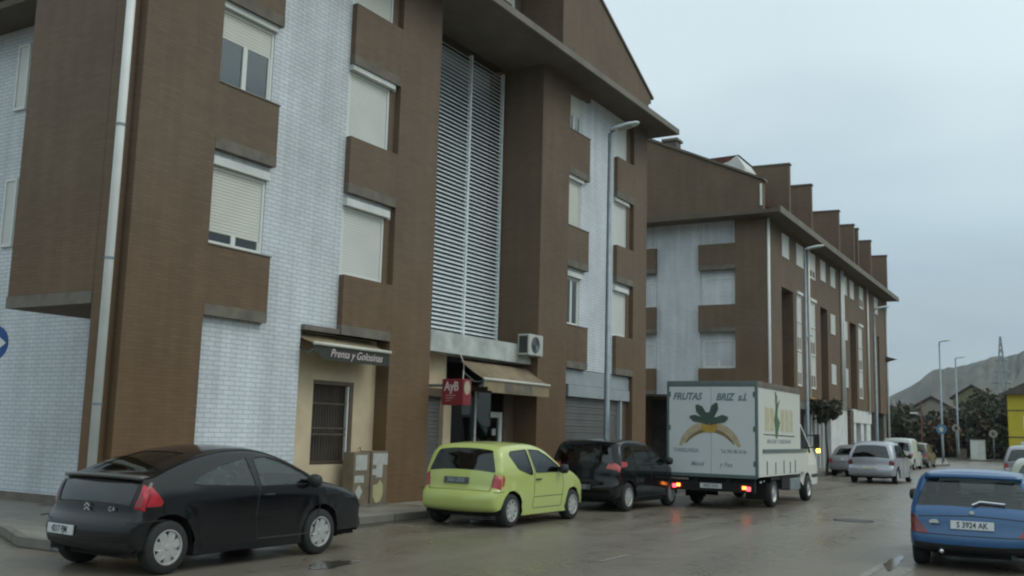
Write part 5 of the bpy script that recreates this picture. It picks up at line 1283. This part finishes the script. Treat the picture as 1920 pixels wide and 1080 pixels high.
# street tree in front of block 2
st = tree(-11.35, 47.7, 3.6, 1.35, 'leaf', 'small dark clipped street tree at the kerb beside the truck cab', 5, 1500, .62, .15, group=None, lowl=.62)
specs = [(-18.5, 100, 5.2, 5.0, 'leaf'), (-17.2, 104, 4.9, 4.2, 'leaf'), (-21, 112, 6.0, 6, 'leaf3'), (-14.9, 108.5, 4.0, 4, 'leafred'), (-13.2, 112, 4.9, 5, 'leaf'), (-11.3, 113, 5.2, 5, 'leaf3'), (-10.0, 114, 7.4, 5.5, 'leaf'),
         (-8.7, 113, 6.9, 4.5, 'leaf'), (-17.6, 125, 6.3, 6, 'leaf2'), (-12.4, 128, 7.4, 6, 'leaf2'), (-8.9, 122, 7.6, 6, 'leaf3'), (-26, 118, 6, 7, 'leaf2'), (-7.7, 118, 7.0, 4.5, 'leaf3'), (-21.5, 130, 6.5, 7, 'leaf2')]
tl = ['dense dark tree just right of the long block, nearest of the far trees', 'dark rounded tree second from the end of the long block', 'brown twiggy tree peeping past the far corner of the long block',
      'russet brown low tree beside the far lamp posts', 'dark tree behind the blue round sign', 'brownish bare tree behind the two sign posts', 'tall dark tree left of the white cabinet', 'tall dark tree between the white cabinet and the yellow house',
      'olive tree in front of the beige house', 'tall olive tree behind the beige house', 'brown thin tree rising behind the dark ones right of centre', 'olive tree far behind the end of the long block', 'bare brown tree touching the yellow house', 'brown tree below the left foot of the hill']
for i, (s_, lb) in enumerate(zip(specs, tl)): tree(*s_, lb, 20 + i, 1500, .12, .42)
# low hedge mass below the trees
hb = nb(); rr = random.Random(3)
for i in range(7000):
    x = rr.uniform(-26, -6.2); y = rr.uniform(108.5, 112.5); z = rr.uniform(.1, 2.9 + .8 * math.sin(x * 1.3) + .5 * math.sin(x * 3.1)); s = .45 * rr.uniform(.5, 1.3)
    u = Vector((rr.gauss(0, 1), rr.gauss(0, 1), rr.gauss(0, 1))).normalized(); v = u.orthogonal().normalized(); k = u.cross(v)
    hb.faces.new([hb.verts.new(Vector((x, y, z)) + (v * a + k * b) * s) for a, b in ((-.5, -.3), (.1, -.5), (.5, .2), (-.1, .5))])
tag(obj('undergrowth', hb, M['leaf']), 'dark tangled undergrowth below the far trees', 'undergrowth', kind='stuff')

# yellow house
yh = empty('house', (-7.75, 100.5, 0), R_(-4), 'bright yellow house with dark roof at the right edge', 'house')
obj('wall', box(0, 12, 0, 9, 0, 6.15), M['yellowhouse'], yh)
bm = nb(); bx(bm, -.03, 12, -.03, -.002, 4.6, 4.72); bx(bm, -.03, 12, -.03, -.002, 2.2, 2.34); obj('string_course', bm, M['yellow_lo'], yh)
bm = nb(); prism(bm, [(-.6, 6.1), (12.6, 6.1), (6, 9.3)], XZ, -.6, 9.6); obj('roof', bm, M['darkroof'], yh)
for xa in (1.25, 4.5, 8):
    window(yh, .03, xa, xa + 1.1, 2.9, 4.2, .1, 'shutter2', face='y', curtain=False)
    obj('lower_frame', box(xa - .3, xa + 1.4, -.05, -.004, .8, 1.9), M['white_plain'], yh)
# beige houses among the trees
def house(x, y, w, d, h, rh, label, rz=0, m='beige'):
    e = empty('house', (x, y, 0), rz, label, 'house', 'houses beyond the trees')
    obj('wall', box(-w / 2, w / 2, 0, d, 0, h), M[m], e); obj('gable', prism(nb(), [(-w / 2, h + .002), (w / 2, h + .002), (0, h + rh)], XZ, .02, d - .02), M[m], e)
    bm = nb(); prism(bm, [(-w / 2 - .4, h - .15), (0, h + rh + .02), (w / 2 + .4, h - .15), (w / 2 + .4, h + .05), (0, h + rh + .22), (-w / 2 - .4, h + .05)], XZ, -.3, d + .3); obj('roof', bm, M['darkroof'], e)
    for k in (-.25, .15): obj('window', box(w * k, w * k + .9, -.02, -.002, h - 1.9, h - .7), M['darkgrille'], e)
    return e
house(-16.6, 118, 4.2, 6, 5.2, 1.3, 'pale beige house with low gable among the trees right of the long block')
house(-12.8, 135, 8, 8, 8.0, 1.9, 'faded yellow beige house behind the trees below the hill', m='sig')if False else None
M['sig'] = mat('faded_yellow_render', (.19, .18, .10), .85, var=.15)
house(-14.4, 136, 4.4, 8, 7.2, 1.5, 'faded yellow house with gable behind the trees below the hill', m='sig')
house(-22, 122, 5, 6, 4.6, 1.2, 'low beige house at the foot of the hill just past the long block')
# sign posts, bins, white cabinet
def post_sign(x, y, h, label, m='lampblue', r=.33, inner='frame', base=.13):
    e = empty('round_sign', (x, y, base), R_(-8), label, 'sign', 'round signs at the end of the street')
    obj('pole', tube(nb(), [(0, 0, 0), (0, 0, h + .3)], .04, 8), M['metalgrey'], e, smooth=True)
    d = obj('sign_disc', prism(nb(), [(r * math.cos(t * PI / 12), h + r * math.sin(t * PI / 12)) for t in range(24)], XZ, -.07, -.05), M[m], e)
    obj('symbol', prism(nb(), [(-.12, h - .18), (.12, h - .18), (.12, h), (.2, h), (0, h + .2), (-.2, h), (-.12, h)], XZ, -.074, -.071), M[inner], d); return e
post_sign(-10.3, 77.5, 2.45, 'round blue sign with white symbol on the pavement point', 'lampblue', .36)
post_sign(-12.0, 99.7, 2.85, 'small round grey sign on the post of the farther lamp', 'beige', .34, 'black')
post_sign(-9.0, 100.5, 2.4, 'round pale sign on a thin pole right of the white cabinet', 'beige', .36, 'darkroof')
wc = empty('roadside_cabinet', (-10.45, 102.5, .0), 0, 'white roadside cabinet in front of the dark undergrowth', 'cabinet')
obj('case', box(-.7, .55, -.25, .3, .1, 1.95), M['white_plain'], wc, bevel=.03); obj('cap', box(-.75, .6, -.3, .35, 1.95, 2.02), M['concrete'], wc); obj('cabinet_door', box(-.6, -.05, -.262, -.252, .3, 1.85), M['frame'], wc)
gb = empty('litter_bin', (-12.1, 104.6, .12), 0, 'small dark litter bin left of the white cabinet', 'bin')
bm = nb(); bx(bm, -.35, .35, -.3, .3, 0, .95); obj('bin_body', bm, M['concrete'], gb, bevel=.05); obj('lid', box(-.38, .38, -.33, .33, .95, 1.05), M['black'], gb)
rp2 = empty('pole', (-14.4, 96, .13), 0, 'reddish post with small pale sign left of the far lamps', 'post')
obj('shaft', tube(nb(), [(0, 0, 0), (0, 0, 5.2)], .06, 8), mat('rusty_red', (.16, .06, .045), .8), rp2); obj('arm_plate', box(-.95, -.3, -.03, .03, 4.0, 4.15), M['frame'], rp2)
# hedge / white car blob by the far corner of block 2
bh = nb(); rr = random.Random(9)
for i in range(1500):
    x = rr.uniform(-16.5, -12.4); y = rr.uniform(84, 88); z = rr.uniform(.1, 1.5); s = .25 * rr.uniform(.5, 1.2)
    u = Vector((rr.gauss(0, 1), rr.gauss(0, 1), rr.gauss(0, 1))).normalized(); v = u.orthogonal().normalized(); k = u.cross(v)
    bh.faces.new([bh.verts.new(Vector((x, y, z)) + (v * a + k * b) * s) for a, b in ((-.5, -.3), (.1, -.5), (.5, .2), (-.1, .5))])
tag(obj('hedge', bh, mat('green_hedge', (.05, .08, .035), .85, var=.3)), 'low green hedge beyond the far corner of the long block', 'hedge')
# hill with pylon
def az_pt(px, dist):
    v = Vector(((px - 960) / 1856.2, 0.0, -1.0)); w = Matrix(CAM_ROT) @ v; w.z = 0; w.normalize(); return w * dist
RID = [(1300, 8), (1560, 40), (1640, 55), (1668, 66), (1680, 71), (1707, 81), (1740, 100), (1748, 103), (1773, 104), (1807, 109), (1840, 116), (1863, 120), (1890, 120), (1910, 126), (1925, 128), (1990, 150), (2100, 180), (2400, 230), (2800, 200), (3400, 120)]
bm = nb(); rows = []; D0 = 1500; rn = random.Random(4)
cols = []
for i in range(0, 241):
    px = 1300 + (3400 - 1300) * (i / 240)
    for (a, ha), (b, hb_) in zip(RID, RID[1:]):
        if a <= px <= b: hh = ha + (hb_ - ha) * (px - a) / (b - a)
    cols.append((px, hh + rn.uniform(-.8, .8)))
G = [(-600, 0), (-480, .10), (-330, .32), (-180, .60), (-70, .86), (0, 1.0), (120, .95), (500, .3), (800, 0)]
for dd, k in G:
    rows.append([bm.verts.new(Vector((0, 0, -1 + hh * k * (1 if k in (0, 1.0) else 1 + rn.uniform(-.07, .07)))) + az_pt(px, D0 + dd + rn.uniform(-15, 15))) for px, hh in cols])
for A, B in zip(rows, rows[1:]):
    for q in range(len(cols) - 1): bm.faces.new((A[q], A[q + 1], B[q + 1], B[q]))
tag(obj('hill', bm, M['hill'], smooth=True), kind='structure')
py = empty('electricity_pylon', az_pt(1871, 700) + Vector((0, 0, 10)), R_(20), 'lattice electricity pylon standing against the hill', 'pylon')
bm = nb(); H_ = 59; bw_ = 4.6; tw = .35
def pc(t, i): w = bw_ * (1 - t)**1.1 + tw; return Vector(((-1, 1, 1, -1)[i] * w, (-1, -1, 1, 1)[i] * w, H_ * t))
lv = [0, .16, .3, .43, .54, .64, .73, .81, .88, .94, 1]
for i in range(4):
    tube(bm, [pc(t, i) for t in lv], .26, 4)
    for a, b in zip(lv, lv[1:]): tube(bm, [pc(a, i), pc(b, (i + 1) % 4)], .15, 4); tube(bm, [pc(b, i), pc(a, (i + 1) % 4)], .15, 4)
obj('lattice_mast', bm, M['metalgrey'], py)
for t, ln in ((.50, 6), (.62, 5), (.74, 4)):
    bm = nb(); z = H_ * t; tube(bm, [(-ln, 0, z), (0, 0, z + 2.2), (ln, 0, z)], .3, 4); tube(bm, [(-ln, 0, z), (ln, 0, z)], .3, 4); obj('cross_arm', bm, M['metalgrey'], py)

# ------------------------------------------------------------------ haze (damp air between here and the hill)
HZ = True
if HZ:
    hm = bpy.data.materials.new('damp_air'); hm.use_nodes = True; t = hm.node_tree; t.nodes.clear()
    o_ = t.nodes.new('ShaderNodeOutputMaterial'); pv = t.nodes.new('ShaderNodeVolumePrincipled'); t.links.new(pv.outputs[0], o_.inputs['Volume'])
    pv.inputs['Color'].default_value = (.80, .88, .95, 1); pv.inputs['Density'].default_value = .00016; pv.inputs['Anisotropy'].default_value = .1
    bm = nb(); bx(bm, -2700, 1500, -200, 2600, -3, 260); tag(obj('haze', bm, hm), kind='stuff')
